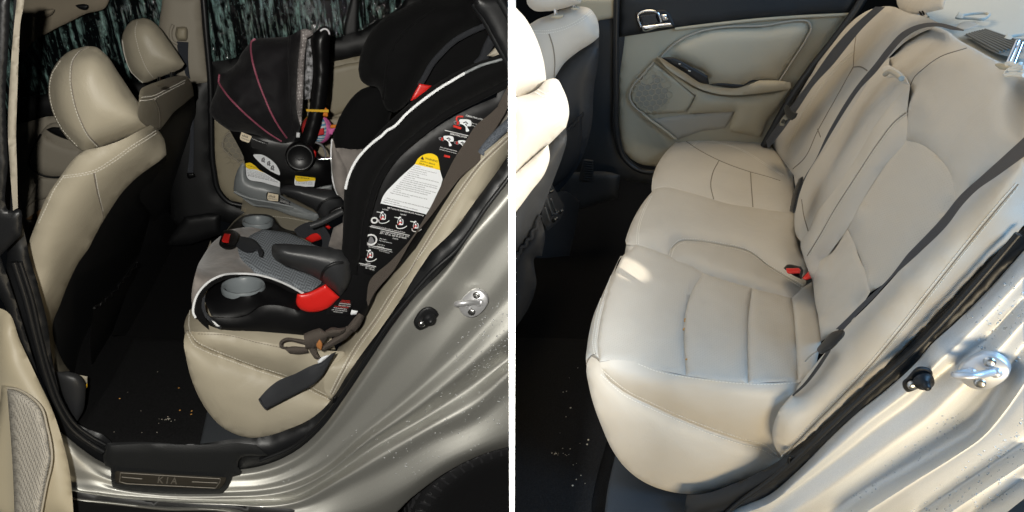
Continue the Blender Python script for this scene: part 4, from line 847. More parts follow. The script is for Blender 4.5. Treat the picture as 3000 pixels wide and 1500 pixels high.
# bench
bn = thing('rear_seat', 'tan leather rear bench carrying the two child seats at night', 'rear seat')
sd = fill(L, 'side_facing', [('c 958 378 985 432 1050 472 1150 512 d 0 564 120 602 230 642 300 682 372 716', U(.045)), ('d 380 735 / d 340 790 260 840 150 885 60 908 0 916 c 1200 902 1120 862 1050 790 1000 708 960 610 936 510 925 432 930 392', U(.02))], LN, bn, puff=.035, wob=.004, wsc=9, Rr=.16, thick=.03)
TB = fill(L, 'cushion_top', [('c 930 392 926 350 945 292 980 240 / c 1010 60 1060 -80', TOP(-.02)), ('q 180 700 300 570 352 505 430 442', TOP(-.02)), ('q 402 430 410 380 430 300 / q 1100 300', TOP()), ('d 250 0', TOP()), ('d 400 470 / d 220 470 112 446 c 1264 422 1200 405 1105 387 984 381 958 379', [TOP(-.03), TOP(-.01), TOP()])], LN, bn, puff=.025, Rr=.05, thick=.06)
bl = fill(L, 'side_bolster', [('c 958 379 984 381 1105 387 1200 405 1264 422 d 112 446 220 470', TOP()), ('d 445 480 / d 470 600 / d 400 745', U(.05)), ('d 372 716 300 682 230 642 120 602 0 564 c 1150 512 1050 472 985 432 958 380', U(.045))], LN, bn, puff=.035, wob=.004, wsc=9, Rr=.08, thick=.03)
stitch(L, ['c 955 275 952 300 956 378 984 424 1050 462 1150 502 d 0 554 120 592 230 632 300 672 366 704'], [bl, TB], bn)
stitch(L, ['c 940 380 968 440 1044 484 1150 524 d 0 575 120 613 230 653 300 692 366 722'], [sd], bn)
stitch(L, ['c 1000 392 1150 400 d 0 434 200 476'], [bl], bn, 'thread_dark'); tube(L, 'seam', 'c 928 396 942 378 956 372', None, .0019, 'thread_dark', bn, surf=[sd, TB], off=0)
stitch(L, ['q 420 455 600 470 800 492 900 515 960 530'], [TB], bn)
nb2 = fill(L, 'outer_bolster', [('d 372 722 348 685 342 635 370 560', U(.015)), ('d 420 450 500 330 570 220 640 110 700 30 / r 440 1170 560 960 690 780 850 580 1000 440 1100 358 1320 170', BK(.05)), ('r 1320 330 1240 430 1150 560 1000 760 860 960 760 1110 640 1288 / d 840 50 800 110 680 290 560 460 450 620 395 700 372 722', U(.02))], LN, bn, puff=.04, wob=.004, wsc=9, Rr=.07, thick=.06)
stitch(L, ['r 1300 205 1180 318 1050 445 900 645 760 855 640 1045 510 1275 / d 690 170 600 310 500 450 420 590 372 690', 'r 1310 235 1192 346 1066 470 918 668 778 878 656 1068 / d 760 90 705 185 615 325 515 466 435 600 384 700'], [nb2], bn, wd=.0024)
tube(L, 'seam', 'r 1305 220 1186 332 1058 458 909 656 769 866 648 1056 516 1282 / d 697 178 608 318 508 458 428 595 378 695', None, .0019, 'thread_dark', bn, surf=[nb2], off=-.001)
ub = fill(L, 'near_backrest', ('r 1320 -60 / r 1250 0 1180 60 1150 150 1080 330 1040 400 / r 1000 470 / r 1120 380 1320 180', BK(.02)), 'perforated_leather', bn, puff=.02, wob=.004, wsc=9, Rr=.05, thick=.06)
tube(L, 'gray_piping', 'r 1320 110 1220 200 1150 270 1060 380', BK(.05), .012, 'gray_felt', bn)
cp = fill(L, 'corner_pillar_trim', ('k 1100 420 / k 1140 380 1180 330 / k 1260 300 / k 1262 480 / k 1190 440', U(.12)), 'beige_dim', puff=.01, Rr=.02, thick=.03)
tag(cp, 'beige rear pillar trim behind the top of the black child seat', 'pillar trim')
# ------------------------------------------------------------------ infant carrier, its base and the toy
cbm = thing('carrier_base', 'light grey plastic base under the infant carrier', 'carrier base')
cb = fill(L, 'base_shell', ('q 345 275 353 195 378 120 412 66 / q 432 100 445 150 462 192 / q 560 205 700 250 / q 700 310 / q 760 350 880 410 985 455 / q 965 512 / q 850 482 650 412 500 392 / q 470 372 400 322 352 292', U(.92)), 'base_gray', cbm, puff=.03, Rr=.05, thick=.12)
fill(L, 'base_foot', ('q 398 325 / q 480 362 600 372 780 410 900 440 985 460 / q 1000 470 / q 966 514 / q 850 488 760 462 650 420 500 396 / q 470 380', U(.915)), 'base_gray', cbm, puff=.02, Rr=.03, thick=.10)
tube(L, 'base_rim', 'q 350 285 400 312 480 340 600 362 700 380 800 405', U(.895), .006, 'base_gray', cbm)
fill(L, 'rear_shelf', ('q 970 262 / q 1020 240 1090 232 / q 1088 285 / q 1000 280', U(.93)), 'base_gray', cbm, puff=.01, Rr=.02, thick=.05)
cl = fill(L, 'label_plate', ('q 604 288 / q 688 304 / q 694 312 / q 688 366 / q 678 368 / q 600 352 / q 594 344 / q 598 294', U(.885)), 'plastic_black', cbm, puff=0, thick=.012, smooth=False)
cl1 = fill(L, 'label_face', ('q 606 294 / q 684 310 / q 682 360 / q 602 344', U(.884)), 'cream_label', cl, puff=0, thick=.003, smooth=False)
text(L, 'lettering', [('click', 'q 609 327', 'q 662 335')], [cl1], 'ink_black', cl); text(L, 'lettering', [('CONNECT', 'q 606 342', 'q 676 352')], [cl1], 'ink_gray', cl)
lw = fill(L, 'fine_print_plate', ('q 694 312 / q 700 330 / q 775 365 / q 770 386 / q 690 366', U(.886)), 'plastic_black', cbm, puff=0, thick=.006, smooth=False)
text(L, 'fine_print', [('Base must be attached', 'q 698 342', 'q 740 356'), ('with vehicle belt or', 'q 696 352', 'q 762 372'), ('LATCH system', 'q 696 362', 'q 768 382')], [lw], 'ink_white', cbm)
ic = thing('infant_carrier', 'black infant carrier with folded canopy and pink piping on grey base', 'infant carrier')
icb = fill(L, 'shell', ('p 230 1030 / p 330 1010 / p 880 1040 / p 1010 1200 / q 1000 20 / q 1088 30 / q 1092 232 / q 960 256 700 252 / q 560 206 / q 462 194 / q 436 100 / q 420 20 / p 330 1210 / p 270 1100', U(.90)), 'plastic_black', ic, puff=.04, Rr=.06, thick=.14)
cn = fill(L, 'canopy', ('p 470 172 / p 560 165 700 158 790 150 850 115 905 85 / p 900 220 880 400 865 600 865 800 885 950 905 1010 / p 870 1085 830 1140 760 1160 650 1142 500 1082 330 1052 250 1042 150 982 80 920 45 868 50 800 100 680 130 560 135 500 / p 220 470 300 400 340 320 400 240 470 172', U(.86)), 'canopy_cloth', ic, puff=.11, Rr=.20, thick=.02, bpuff=.1, wob=.03, wsc=9)
for s_ in ('p 478 176 440 200 434 240 442 340 490 530 560 720 640 900 710 1020 772 1106', 'p 138 508 128 560 180 662 300 802 450 942 600 1062 722 1140'):
    tube(L, 'pink_piping', s_, None, .0033, 'pink_piping', ic, surf=[cn], off=.002)
tube(L, 'canopy_seam', 'p 800 150 790 300 792 500 800 700 815 900 840 1080', None, .004, 'canopy_cloth', ic, surf=[cn], off=.002)
fill(L, 'lining_trim', ('p 905 88 / p 940 78 1022 98 / p 1022 132 968 165 / p 945 330 934 560 924 800 906 1000 / p 884 930 864 800 868 600 885 350 902 180', U(.85)), 'polka_cloth', ic, puff=.015, Rr=.02, thick=.03)
fill(L, 'lining', ('p 962 182 / p 1002 165 / p 1014 300 1022 430 1012 600 992 742 / p 944 748 / p 942 600 952 400', U(.90)), 'floral_cloth', ic, puff=.01, Rr=.02, thick=.03)
hd = fill(L, 'carry_handle', ('p 996 195 1005 150 1040 108 1090 68 1140 48 1176 70 1184 120 / p 1176 300 1162 600 1140 800 1112 900 1092 1000 1050 1130 1012 1222 / p 880 1200 / p 930 1040 975 880 1004 700 1022 480 1014 330', U(.84)), 'plastic_black', ic, puff=.028, Rr=.035, thick=.05)
tube(L, 'handle_ring', 'p 1090 100 1120 80 1150 84 1172 112 1176 132', U(.80), .003, 'piping_white', hd)
c = L.at(parse('b 222 788')[0][0], U(.80)); n_ = L.dirw((-1, 0, .1)); n_ /= np.linalg.norm(n_)
hub = lathe(L, 'pivot_hub', c, n_, [(.001, .020), (.036, .020), (.040, .024), (.046, .024), (.050, .016), (.050, -.03)], 'plastic_black', ic)
tube(L, 'hub_mark', 'b 195 795 212 803 228 803 242 795', U(.772), .0022, 'arm_plastic', hub)
fill(L, 'red_lever', ('b 285 755 / b 300 760 302 780 296 800 / b 282 798', U(.82)), 'red_plastic', ic, puff=.006, Rr=.01, thick=.02)
tube(L, 'chrome_latch', 'b 300 780 310 798 340 800 378 798', U(.86), .004, 'chrome', ic)
tube(L, 'cord', 'b 298 715 330 730 345 755 350 785 340 800', U(.84), .004, 'ink_gray', ic)
fill(L, 'canopy_clip', ('b 203 665 / b 222 668 / b 220 692 / b 204 692', U(.80)), 'piping_white', ic, puff=.004, Rr=.006, thick=.008)
w1 = fill(L, 'click_label', ('p 346 1052 / p 440 1090 / p 442 1100 / p 418 1152 / p 408 1155 / p 332 1115', U(.845)), 'cream_label', ic, puff=0, thick=.006, smooth=False)
text(L, 'lettering', [('click', 'p 350 1090', 'p 408 1110')], [w1], 'ink_black', w1); text(L, 'lettering', [('CONNECT', 'p 341 1110', 'p 418 1140')], [w1], 'ink_gray', w1)
w1b = fill(L, 'notice_plate', ('p 450 1095 / p 600 1150 / p 560 1215 / p 440 1190', U(.85)), 'plastic_black', ic, puff=0, thick=.004, smooth=False)
text(L, 'notice_print', [('Only secure your carrier to', 'p 446 1118', 'p 585 1170'), ('compatible bases with the', 'p 442 1132', 'p 570 1180'), ('Click Connect system', 'p 438 1146', 'p 556 1190')], [w1b], 'ink_white', w1b)
w2 = fill(L, 'picture_label', ('q 495 10 540 5 620 40 680 105 696 160 640 140 580 100 530 55', U(.84)), 'white_label', ic, puff=0, thick=.005, smooth=False)
for (x, y) in ((570, 45), (612, 72), (640, 105)): tube(L, 'seat_pictogram', f'q {x-8} {y+16} {x-6} {y-8} {x+4} {y-14} {x+8} {y} {x+2} {y+14} {x+12} {y+20}', None, .0026, 'ink_gray', w2, surf=[w2], off=.001)
w3 = fill(L, 'notice_label', ('q 436 74 470 68 500 85 540 122 582 146 / q 640 180 696 212 / q 695 254 / q 560 216 / q 458 190', U(.842)), 'white_label', ic, puff=0, thick=.005, smooth=False)
w3y = fill(L, 'notice_header', ('q 436 74 470 68 500 85 540 122 582 146 / q 520 122 440 102', U(.838)), 'yellow_label', w3, puff=0, thick=.003, smooth=False)
text(L, 'lettering', [('ADVERTENCIA', 'q 450 92', 'q 522 112')], [w3y], 'ink_black', w3)
text(L, 'small_print', [(t_, f'q {446+i*2} {118+i*12}', f'q {590 + i * 22} {158 + i * 15}', .8) for i, t_ in enumerate(('Se pueden producir lesiones graves o la muerte', 'No coloque este asiento orientado hacia atras en', 'un asiento con bolsa de aire delantera', 'siga todas las instrucciones del manual', 'guarde el manual para consulta'))], [w3], 'ink_gray', w3)
w4 = fill(L, 'notice_label', ('q 812 166 / q 960 182 / q 964 190 / q 954 250 / q 806 230', U(.842)), 'white_label', ic, puff=0, thick=.005, smooth=False)
w4y = fill(L, 'notice_header', ('q 812 166 / q 960 182 / q 964 190 / q 962 204 / q 810 188', U(.838)), 'yellow_label', w4, puff=0, thick=.003, smooth=False)
text(L, 'lettering', [('ADVERTENCIA', 'q 826 184', 'q 918 194')], [w4y], 'ink_black', w4)
text(L, 'small_print', [(t_, f'q 816 {204+i*9}', f'q 942 {217+i*9}', .8) for i, t_ in enumerate(('Use siempre el arnes y ajuste', 'las correas antes de cada viaje', 'no deje al bebe sin atencion'))], [w4], 'ink_gray', w4)
# plush ball hanging from the handle
ty = thing('plush_toy', 'bright patchwork plush ball hanging from the carrier handle by yellow ribbon', 'toy')
c = L.at(parse('p 1058 1022')[0][0], U(.95)); r_ = 132 * 400 / 1288 / F * np.linalg.norm(c - CAM)
ax = L.dirw((-.25, -.35, .9)); ax /= np.linalg.norm(ax); a = np.cross(ax, toward(c)); a /= np.linalg.norm(a); b = np.cross(ax, a)
fwd = toward(c); sect = []
for k in range(8):
    d_ = a * math.cos(2 * math.pi * (k + .5) / 8) + b * math.sin(2 * math.pi * (k + .5) / 8); sect.append((d_ @ fwd, d_[0], k))
names = {k: n_ for k, n_ in zip([s_[2] for s_ in sorted(sect)], ['toy_green', 'toy_red', 'toy_yellow', 'toy_pink'])}
front_ = sorted(sorted(sect)[4:], key=lambda s_: s_[1]); names.update({s_[2]: n_ for s_, n_ in zip(front_, ['toy_red', 'toy_green', 'toy_stripes', 'toy_pink'])})
for k in range(8):
    vs, fs_ = [], []
    for i in range(15):
        t = math.pi * i / 14
        for j in range(8):
            q = 2 * math.pi * (k + j / 7) / 8; rr = r_ * (1 - .04 * (2 * j / 7 - 1) ** 4); vs.append(c + rr * (math.sin(t) * (a * math.cos(q) + b * math.sin(q)) + ax * math.cos(t)))
    for i in range(14):
        for j in range(7): fs_.append((i * 8 + j, i * 8 + j + 1, i * 8 + 9 + j, i * 8 + 8 + j))
    mk(L, 'plush_panel', vs, fs_, names[k], ty)
fill(L, 'red_patch', ('p 1060 1024 / p 1122 1014 / p 1126 1076 / p 1062 1082', U(.865)), 'toy_red', ty, puff=.004, Rr=.01, thick=.012)
fill(L, 'ribbon_tag', ('p 1160 1022 / p 1232 1014 / p 1202 1078 / p 1170 1070', U(.88)), 'toy_pink', ty, puff=.004, Rr=.01, thick=.01)
fill(L, 'ribbon_tag', ('p 1186 984 / p 1246 982 / p 1240 1014 / p 1186 1014', U(.90)), 'toy_orange', ty, puff=.004, Rr=.01, thick=.01)
ribbon(L, 'ribbon', 'p 955 836 1060 840 1168 842', 'p 960 858 1060 862 1168 866', U(.79), 'toy_yellow', ty, thick=.003)
fill(L, 'ribbon_bow', ('p 1118 800 / p 1168 845 / p 1160 910 / p 1115 900', U(.85)), 'toy_orange', ty, puff=.006, Rr=.01, thick=.01)
# ------------------------------------------------------------------ the big child seat
ch = thing('child_seat', 'black and grey child seat covered in warning labels on the night bench', 'child seat')
shl = fill(L, 'seat_shell', ('s 62 690 / s 110 690 150 703 300 708 370 692 450 638 560 630 690 662 / s 700 600 / s 860 480 / s 1000 380 / s 1050 250 / s 1240 280 / s 1200 500 1130 680 1050 800 / s 800 850 / s 570 866 / s 400 832 260 802 / s 110 742', U(0.0550)), 'shell_black', ch, puff=.010, Rr=.04, thick=.16)
pan = fill(L, 'side_shell', ('r 110 1320 / r 140 1100 180 920 250 700 330 520 430 400 600 270 830 120 980 40 1170 -40 / k 1200 640 1288 590 / r 1320 -30 / r 1180 150 / r 1000 420 / r 800 720 / r 560 1100 / r 330 1320', U(0.0500)), 'shell_black', ch, puff=.006, Rr=.03, thick=.10)
# seat pad
PAD = TOP(.13)
pad_out = [('q 40 1190 28 1090 40 980 62 890 112 780 180 680 250 620 330 572', [U(.045), U(.06), U(.08), U(.11), TOP(.07), TOP(.09), TOP(.10), TOP(.11)]), ('q 420 556 480 555 562 571', PAD), ('q 470 620 378 720', PAD), ('q 400 790 470 862 516 914', Z(.455)), ('q 400 905 250 922 130 990 62 1080 40 1190', [Z(.455), U(.115), U(.085), U(.06), U(.045)])]
pd = fill(L, 'velour_front', pad_out, 'velvet_gray', ch, puff=.02, Rr=.06, thick=.06, wob=.006, wsc=14)
kn = fill(L, 'knit_pad', [('q 516 914 470 862 400 790 378 720 470 620 562 571', [Z(.455), PAD, PAD, PAD, PAD, PAD]), ('q 640 580 780 606 860 642 / q 960 690 / q 1100 740 / q 1010 960', PAD), ('q 1000 1005 940 1034 862 1052', [Z(.45), Z(.45), Z(.45)]), ('q 780 1004 650 948 516 914', Z(.455))], 'knit_gray', ch, puff=.012, Rr=.05, thick=.06)
tube(L, 'white_piping', 'q 60 1240 40 1195 44 1150 64 1082 132 990 252 920 400 906 520 914 650 948 780 1004 868 1054', [U(.03), U(.035), U(.04), U(.05), U(.075), U(.105), Z(.463), Z(.463), Z(.463), Z(.463), Z(.463)], .0032, 'piping_white', ch)
hemp = fill(L, 'black_binding', ('q 45 1190 66 1086 134 994 254 925 400 910 520 920 650 954 780 1010 862 1060 / q 800 1052 660 985 520 945 400 935 270 955 160 1020 105 1100 110 1180 140 1250 / q 160 1330 / s 100 760 62 720', [U(.04), U(.05), U(.075), U(.105)] + [Z(.455)] * 5 + [Z(.45)] * 4 + [U(.10), U(.06), U(.04), U(.03), U(.03), U(.03), U(.03)]), 'velvet_black', ch, puff=.006, Rr=.015, thick=.015)
HOLE = [(550 + 500 / 1288 * (420 + 138 * math.cos(t * math.pi / 18)), 450 + 500 / 1288 * (1005 + 72 * math.sin(t * math.pi / 18))) for t in range(36)]
deck = fill(L, 'cup_deck', [('s 105 600 / s 150 500 250 450 400 438 560 470 700 556 / s 700 662', [U(.05), Z(.43), Z(.44), Z(.445), Z(.445), Z(.44), U(.03)]), ('s 690 662 560 630 450 638 370 692 300 708 150 702', [U(.02)] * 6)], 'shell_black', ch, puff=.004, Rr=.02, thick=.02, hole=HOLE)
ribbon(L, 'retainer_strap', 'q 112 1090 104 1140 120 1220 180 1280 / s 190 770', 'q 134 1060 128 1130 142 1200 200 1265 / s 215 772', U(0.0300), 'web_dark', ch)
fill(L, 'strap_clip', ('s 140 728 / s 170 726 / s 212 768 / s 210 786 / s 190 780', U(0.0250)), 'arm_plastic', ch, puff=.004, Rr=.006, thick=.01)
fill(L, 'clip_liner', ('s 148 726 / s 172 738 / s 202 764 / s 190 766', U(0.0150)), 'piping_white', ch, puff=.001, Rr=.004, thick=.003)
fp = fill(L, 'far_side_panel', ('q 300 575 / q 360 510 430 465 527 455 640 475 680 530 / q 720 560 820 590 / q 900 640 / q 780 612 640 585 560 575 400 560', TOP(.10)), 'plastic_black', ch, puff=.006, Rr=.03, thick=.02, hole=[(550 + 500 / 1288 * (527 + 102 * math.cos(t * math.pi / 18)), 450 + 500 / 1288 * (518 + 36 * math.sin(t * math.pi / 18))) for t in range(36)])
def cup(cx, cy, pl, r, nm='cup_holder'):
    c = L.at(parse(f'q {cx} {cy}')[0][0], pl); up_ = L.dirw((0, 0, 1))
    return lathe(L, nm, c, up_, [(r * 1.0, -.012), (r * 1.02, 0), (r * .98, .005), (r * .92, .005), (r * .86, .0), (r * .82, -.02), (r * .74, -.075), (r * .3, -.077), (.001, -.077)], 'cup_gray', ch, 56, False)
cup(420, 1003, Z(.447), .0535); cup(527, 512, TOP(.115), .0465)
# armrests and belt guides
ra = fill(L, 'belt_guide', ('q 824 1060 / q 900 1050 980 1016 1040 985 / q 1146 1084 / q 1050 1170 960 1196 885 1190 840 1166 820 1138', U(0.0250)), 'red_plastic', ch, puff=.010, Rr=.02, thick=.05)
na = fill(L, 'armrest', ('q 634 702 645 686 680 680 800 685 1000 702 1170 728 / q 1235 800 / q 1236 920 / q 1205 1010 1152 1076 / q 1090 1020 1040 984 / q 1000 958 900 905 780 862 690 822 645 782 632 735', U(0.0250)), 'arm_plastic', ch, puff=.05, Rr=.06, thick=.04)
tube(L, 'arm_crease', 'q 1170 822 1100 832 1040 868 1010 920 1006 962', None, .004, 'trim_black', ch, surf=[na], off=.0)
fa = fill(L, 'armrest', ('q 695 262 740 242 820 240 920 256 1095 272 / q 1160 330 1180 420 / q 1110 440 / q 1060 520 / q 1000 490 / q 960 432 860 372 740 312 696 292', U(.60)), 'arm_plastic', ch, puff=.05, Rr=.06, thick=.04)
tube(L, 'arm_crease', 'q 1160 332 1060 345 1000 385 980 425', None, .004, 'trim_black', ch, surf=[fa], off=.0)
fill(L, 'belt_guide', ('q 868 590 / q 940 560 1035 600 1045 615 / q 1000 650 935 672 / q 880 640', U(.56)), 'red_plastic', ch, puff=.012, Rr=.02, thick=.03)
fill(L, 'belt_guide', ('q 1038 520 / q 1082 556 / q 1068 572 / q 1036 550', U(.57)), 'red_plastic', ch, puff=.006, Rr=.01, thick=.03)
# back, wings and headrest
fill(L, 'inner_back', ('q 1086 -40 / q 1090 150 1120 260 1180 360 / q 1170 520 / q 1100 560 / q 1060 700 / q 1170 740 / q 1300 700 / q 1300 -40', U(.48)), 'velvet_gray', ch, puff=.02, Rr=.04, thick=.06)
fw = fill(L, 'far_wing', ('b 398 740 / b 388 690 400 640 430 570 530 450 620 420 / b 700 500 / b 650 680 / b 520 800 / b 474 852', U(.50)), 'velvet_black', ch, puff=.03, Rr=.05, thick=.05)
tube(L, 'white_piping', 'b 384 700 378 760 384 840 390 920 412 980', U(.50), .0035, 'piping_white', ch)
fill(L, 'wing_lining', ('b 386 690 / b 400 745 440 800 474 852 / b 458 930 436 1000 / b 412 980 392 920 380 800', U(.47)), 'velvet_gray', ch, puff=.02, Rr=.03, thick=.05)
hdr = fill(L, 'headrest', ('b 515 350 522 290 560 190 640 92 740 40 850 -20 / b 1100 -20 / b 1150 130 / b 1040 180 940 260 860 370 800 470 / b 740 540 700 566 / b 660 555 640 520 630 480 610 440 560 430 528 405', U(.36)), 'velvet_black', ch, puff=.09, Rr=.12, thick=.05, bpuff=.05, wob=.012, wsc=12)
tube(L, 'headrest_seam', 'b 640 500 650 400 660 330 700 220 780 130 900 50', None, .004, 'velvet_black', ch, surf=[hdr], off=.003)
fill(L, 'head_wing', ('b 800 480 / b 860 372 940 262 1040 182 1150 132 / b 1200 210 / b 1270 330 / b 1050 400 / b 900 470 / b 780 560', U(.30)), 'velvet_black', ch, puff=.008, Rr=.03, thick=.05)
fill(L, 'red_marker', ('b 822 420 / b 883 432 / b 840 480 / b 776 510 / b 790 480', U(.245)), 'red_plastic', ch, puff=.003, Rr=.01, thick=.01)
tube(L, 'adjuster_strap', 'b 1150 130 1070 165 1000 205 930 270 880 330 850 385 822 430', U(.25), .008, 'web_dark', ch, flat=.35)
tube(L, 'adjuster_strap', 'b 1190 190 1165 240 1140 300 1110 330', U(.24), .014, 'web_dark', ch, flat=.35)
tube(L, 'grey_strap', 'k 588 30 640 80 700 30', U(.55), .018, 'gray_felt', ch, flat=.3)
wg = fill(L, 'side_wing', ('b 436 1200 440 1080 453 910 496 808 574 714 640 640 740 548 885 436 1040 345 1220 275 / b 1300 250 / b 1300 400 / b 1200 440 1100 492 960 562 800 682 690 782 612 902 562 1052 542 1150 530 1290 / d 520 20 505 95 / q 1290 910 1250 912 1205 890 / q 1165 800', U(0.0200)), 'velvet_black', ch, puff=.045, Rr=.05, thick=.08, wob=.008, wsc=16)
tube(L, 'white_piping', 'b 450 950 462 900 502 812 582 722 640 676 655 660 690 640 760 570 900 460 1050 368', None, .0036, 'piping_white', ch, surf=[wg], off=.003)
tube(L, 'grey_piping', 'b 1050 368 1130 330 1225 302 1290 282', None, .0034, 'base_gray', ch, surf=[wg], off=.003)
tube(L, 'wing_hem', 'b 536 1290 548 1150 570 1052 620 902 698 788 808 688 966 570 1106 500 1290 405', U(0.0150), .009, 'velvet_black', ch)
# crotch buckle
ribbon(L, 'buckle_strap', 'q 345 618 430 628 500 648 550 705 572 745 562 782', 'q 350 690 420 738 480 744 524 728 532 752 540 780', TOP(.16), 'web_dark', ch, thick=.003, bow=.006)
bu = fill(L, 'harness_buckle', ('q 268 582 300 574 345 577 388 612 372 680 352 704 300 718 262 712 238 688 250 630', TOP(.165)), 'plastic_black', ch, puff=.016, Rr=.018, thick=.02)
fill(L, 'release_button', ('q 276 602 / q 324 606 / q 308 674 / q 260 664', TOP(.185)), 'red_plastic', bu, puff=.003, Rr=.006, thick=.006)
ribbon(L, 'far_harness', 'q 800 575 850 540 920 515 1000 530 1050 580 1080 640 1084 720', 'q 830 620 880 640 930 610 970 600 1010 640 1016 680 1008 708', U(.53), 'web_dark', ch, thick=.003)
tube(L, 'grey_cord', 'q 928 545 1000 520 1080 480 1172 432', U(.40), .011, 'arm_plastic', ch)
fill(L, 'far_buckle', ('q 1062 440 / q 1110 412 1170 392 / q 1175 425 / q 1120 440 1080 466', U(.42)), 'plastic_black', ch, puff=.008, Rr=.012, thick=.02)
# labels on the side shell
wl = fill(L, 'warning_label', ('r 296 762 / r 310 720 420 590 556 465 / r 575 430 610 400 650 386 690 388 720 405 738 460 / r 745 510 765 580 / r 730 700 / r 640 845 / r 460 800', U(0.0380)), 'white_label', ch, puff=0, thick=.008, smooth=False)
wy = fill(L, 'warning_header', ('r 556 466 575 430 610 400 650 386 690 388 720 405 738 460 / r 745 511 / r 650 488', U(0.0340)), 'yellow_label', wl, puff=0, thick=.003, smooth=False)
text(L, 'lettering', [('WARNING', 'r 632 428', 'r 724 453', 1.1), ('DEATH or SERIOUS', 'r 596 446', 'r 706 474', 1.1), ('INJURY can occur.', 'r 588 464', 'r 692 492', 1.1)], [wy], 'ink_black', wl)
tr_ = fill(L, 'hazard_triangle', ('r 598 428 / r 612 406 / r 622 434', U(0.0310)), 'ink_black', wl, puff=0, thick=.002, smooth=False)
lines_ = ['HARNESS MODE', '- Use only with children who weigh between 25', 'and 85 lbs and whose height is', 'between 30 and 57 in. and are at', 'least 2 years of age.', '- Snugly adjust the belts provided with this child restraint', 'around your child.', '- Secure the top anchorage strap provided with this child seat.', '- Secure this child restraint with the vehicles child restraint', 'system if available or with a vehicle belt.', '- Follow all instructions on this child restraint and in the written', 'located in the pocket behind the cover of the child seat.', '- Register your child restraint with the manufacturer.', 'BOOSTER MODE', '- Use only with children who weigh between 40 and 120 lbs', 'height is between 42 and 65 in.', '- Use only the vehicles lap and shoulder belt system when restraining', '- Secure this child restraint with the vehicles child restraint anchorage', '- Follow all instructions on this child restraint and in the written', 'cover of the child seat.', '- Register your child restraint with the manufacturer.']
it = []
for i, t_ in enumerate(lines_):
    y = 480 + i * 13.6; x = 548 - i * 11.9; wdt = len(t_) * 4.0 * (1 + i * .012)
    it.append((t_, f'r {x} {y}', f'r {min(x + wdt, 755 - i * 4.2)} {y + min(wdt, 755 - i * 4.2 - x) * .24}', 1.0))
text(L, 'small_print', it, [wl], 'ink_gray', wl)
text(L, 'route_print', [('BELT ROUTE HARNESS MODE: Positioning', 'r 348 800', 'r 620 858', 1.1), ('LATCH', 'r 310 810', 'r 352 818', 1.1), ('Lap Belt', 'r 445 846', 'r 490 856', 1.1), ('recommends that the tether is used at all times', 'r 225 932', 'r 480 986'), ('CHILD SIZE HARNESS MODE: 25 - 85 lbs', 'r 296 974', 'r 510 1018', 1.1), ('30 - 57 in. tall & at least', 'r 290 990', 'r 490 1030'), ('Child Fit', 'r 386 1028', 'r 428 1038'), ('Max Height -', 'r 290 1030', 'r 345 1042'), ('Top of ears below line', 'r 284 1044', 'r 382 1066'), ('Chest Clip at', 'r 272 1072', 'r 328 1084'), ('armpit level', 'r 266 1086', 'r 320 1098'), ('BELT ROUTE BOOSTER MODE: Position', 'r 205 1092', 'r 385 1132', 1.1), ('at rear of child seat', 'r 285 1120', 'r 362 1140'), ('LATCH', 'r 184 1216', 'r 218 1222', 1.1), ('CHILD SIZE BOOSTER', 'r 142 1228', 'r 252 1254', 1.1), ('40 - 120 lbs', 'r 180 1252', 'r 248 1268'), ('Push onto anchor', 'r 985 158', 'r 1050 176'), ('until click', 'r 978 176', 'r 1020 188'), ('CONNECTING LATCH', 'r 938 104', 'r 1066 136', 1.3), ('REMOVING LATCH', 'r 822 242', 'r 944 270', 1.3), ('Press and hold release button', 'r 746 340', 'r 872 372'), ('and pull connector to remove', 'r 742 356', 'r 868 388')], [pan], 'ink_white', ch, .002)
for s_ in ('r 196 932 515 1004', 'r 165 1068 380 1114', 'r 780 210 958 252', 'r 130 1212 262 1240'): tube(L, 'rule_line', s_, None, .0009, 'ink_white', ch, surf=[pan], off=.002)
def picto(x, y, s):
    vs = []
    q = lambda pts: 'r ' + ' '.join(f'{x + a * s} {y + b * s}' for a, b in pts)
    p_ = fill(L, 'seat_pictogram', (q([(-14, -30), (-6, -40), (6, -38), (8, -24), (20, -20), (24, 4), (20, 22), (6, 24), (-16, 18), (-22, 0), (-16, -18)]), U(0.0330)), 'white_label', ch, puff=0, thick=.001, smooth=False)
    tube(L, 'pictogram_lines', q([(-12, 12), (-10, -14), (2, -26), (14, -8), (12, 14)]), U(0.0300), .0016, 'ink_black', p_)
    tube(L, 'pictogram_arrow', q([(-16, 22), (-4, 2), (12, 4)]), U(0.0300), .0016, 'ink_red', p_)
    tube(L, 'pictogram_ground', q([(-30, 24), (-28, 40), (30, 44), (50, 30)]), U(0.0320), .0012, 'ink_white', p_)
    tube(L, 'pictogram_tether', q([(-44, -36), (-30, -34), (-14, -30)]), U(0.0320), .0012, 'ink_white', p_)
for (x, y, s) in ((312, 862, 1.0), (444, 902, 1.0), (560, 930, .9), (216, 1150, 1.0)): picto(x, y, s)
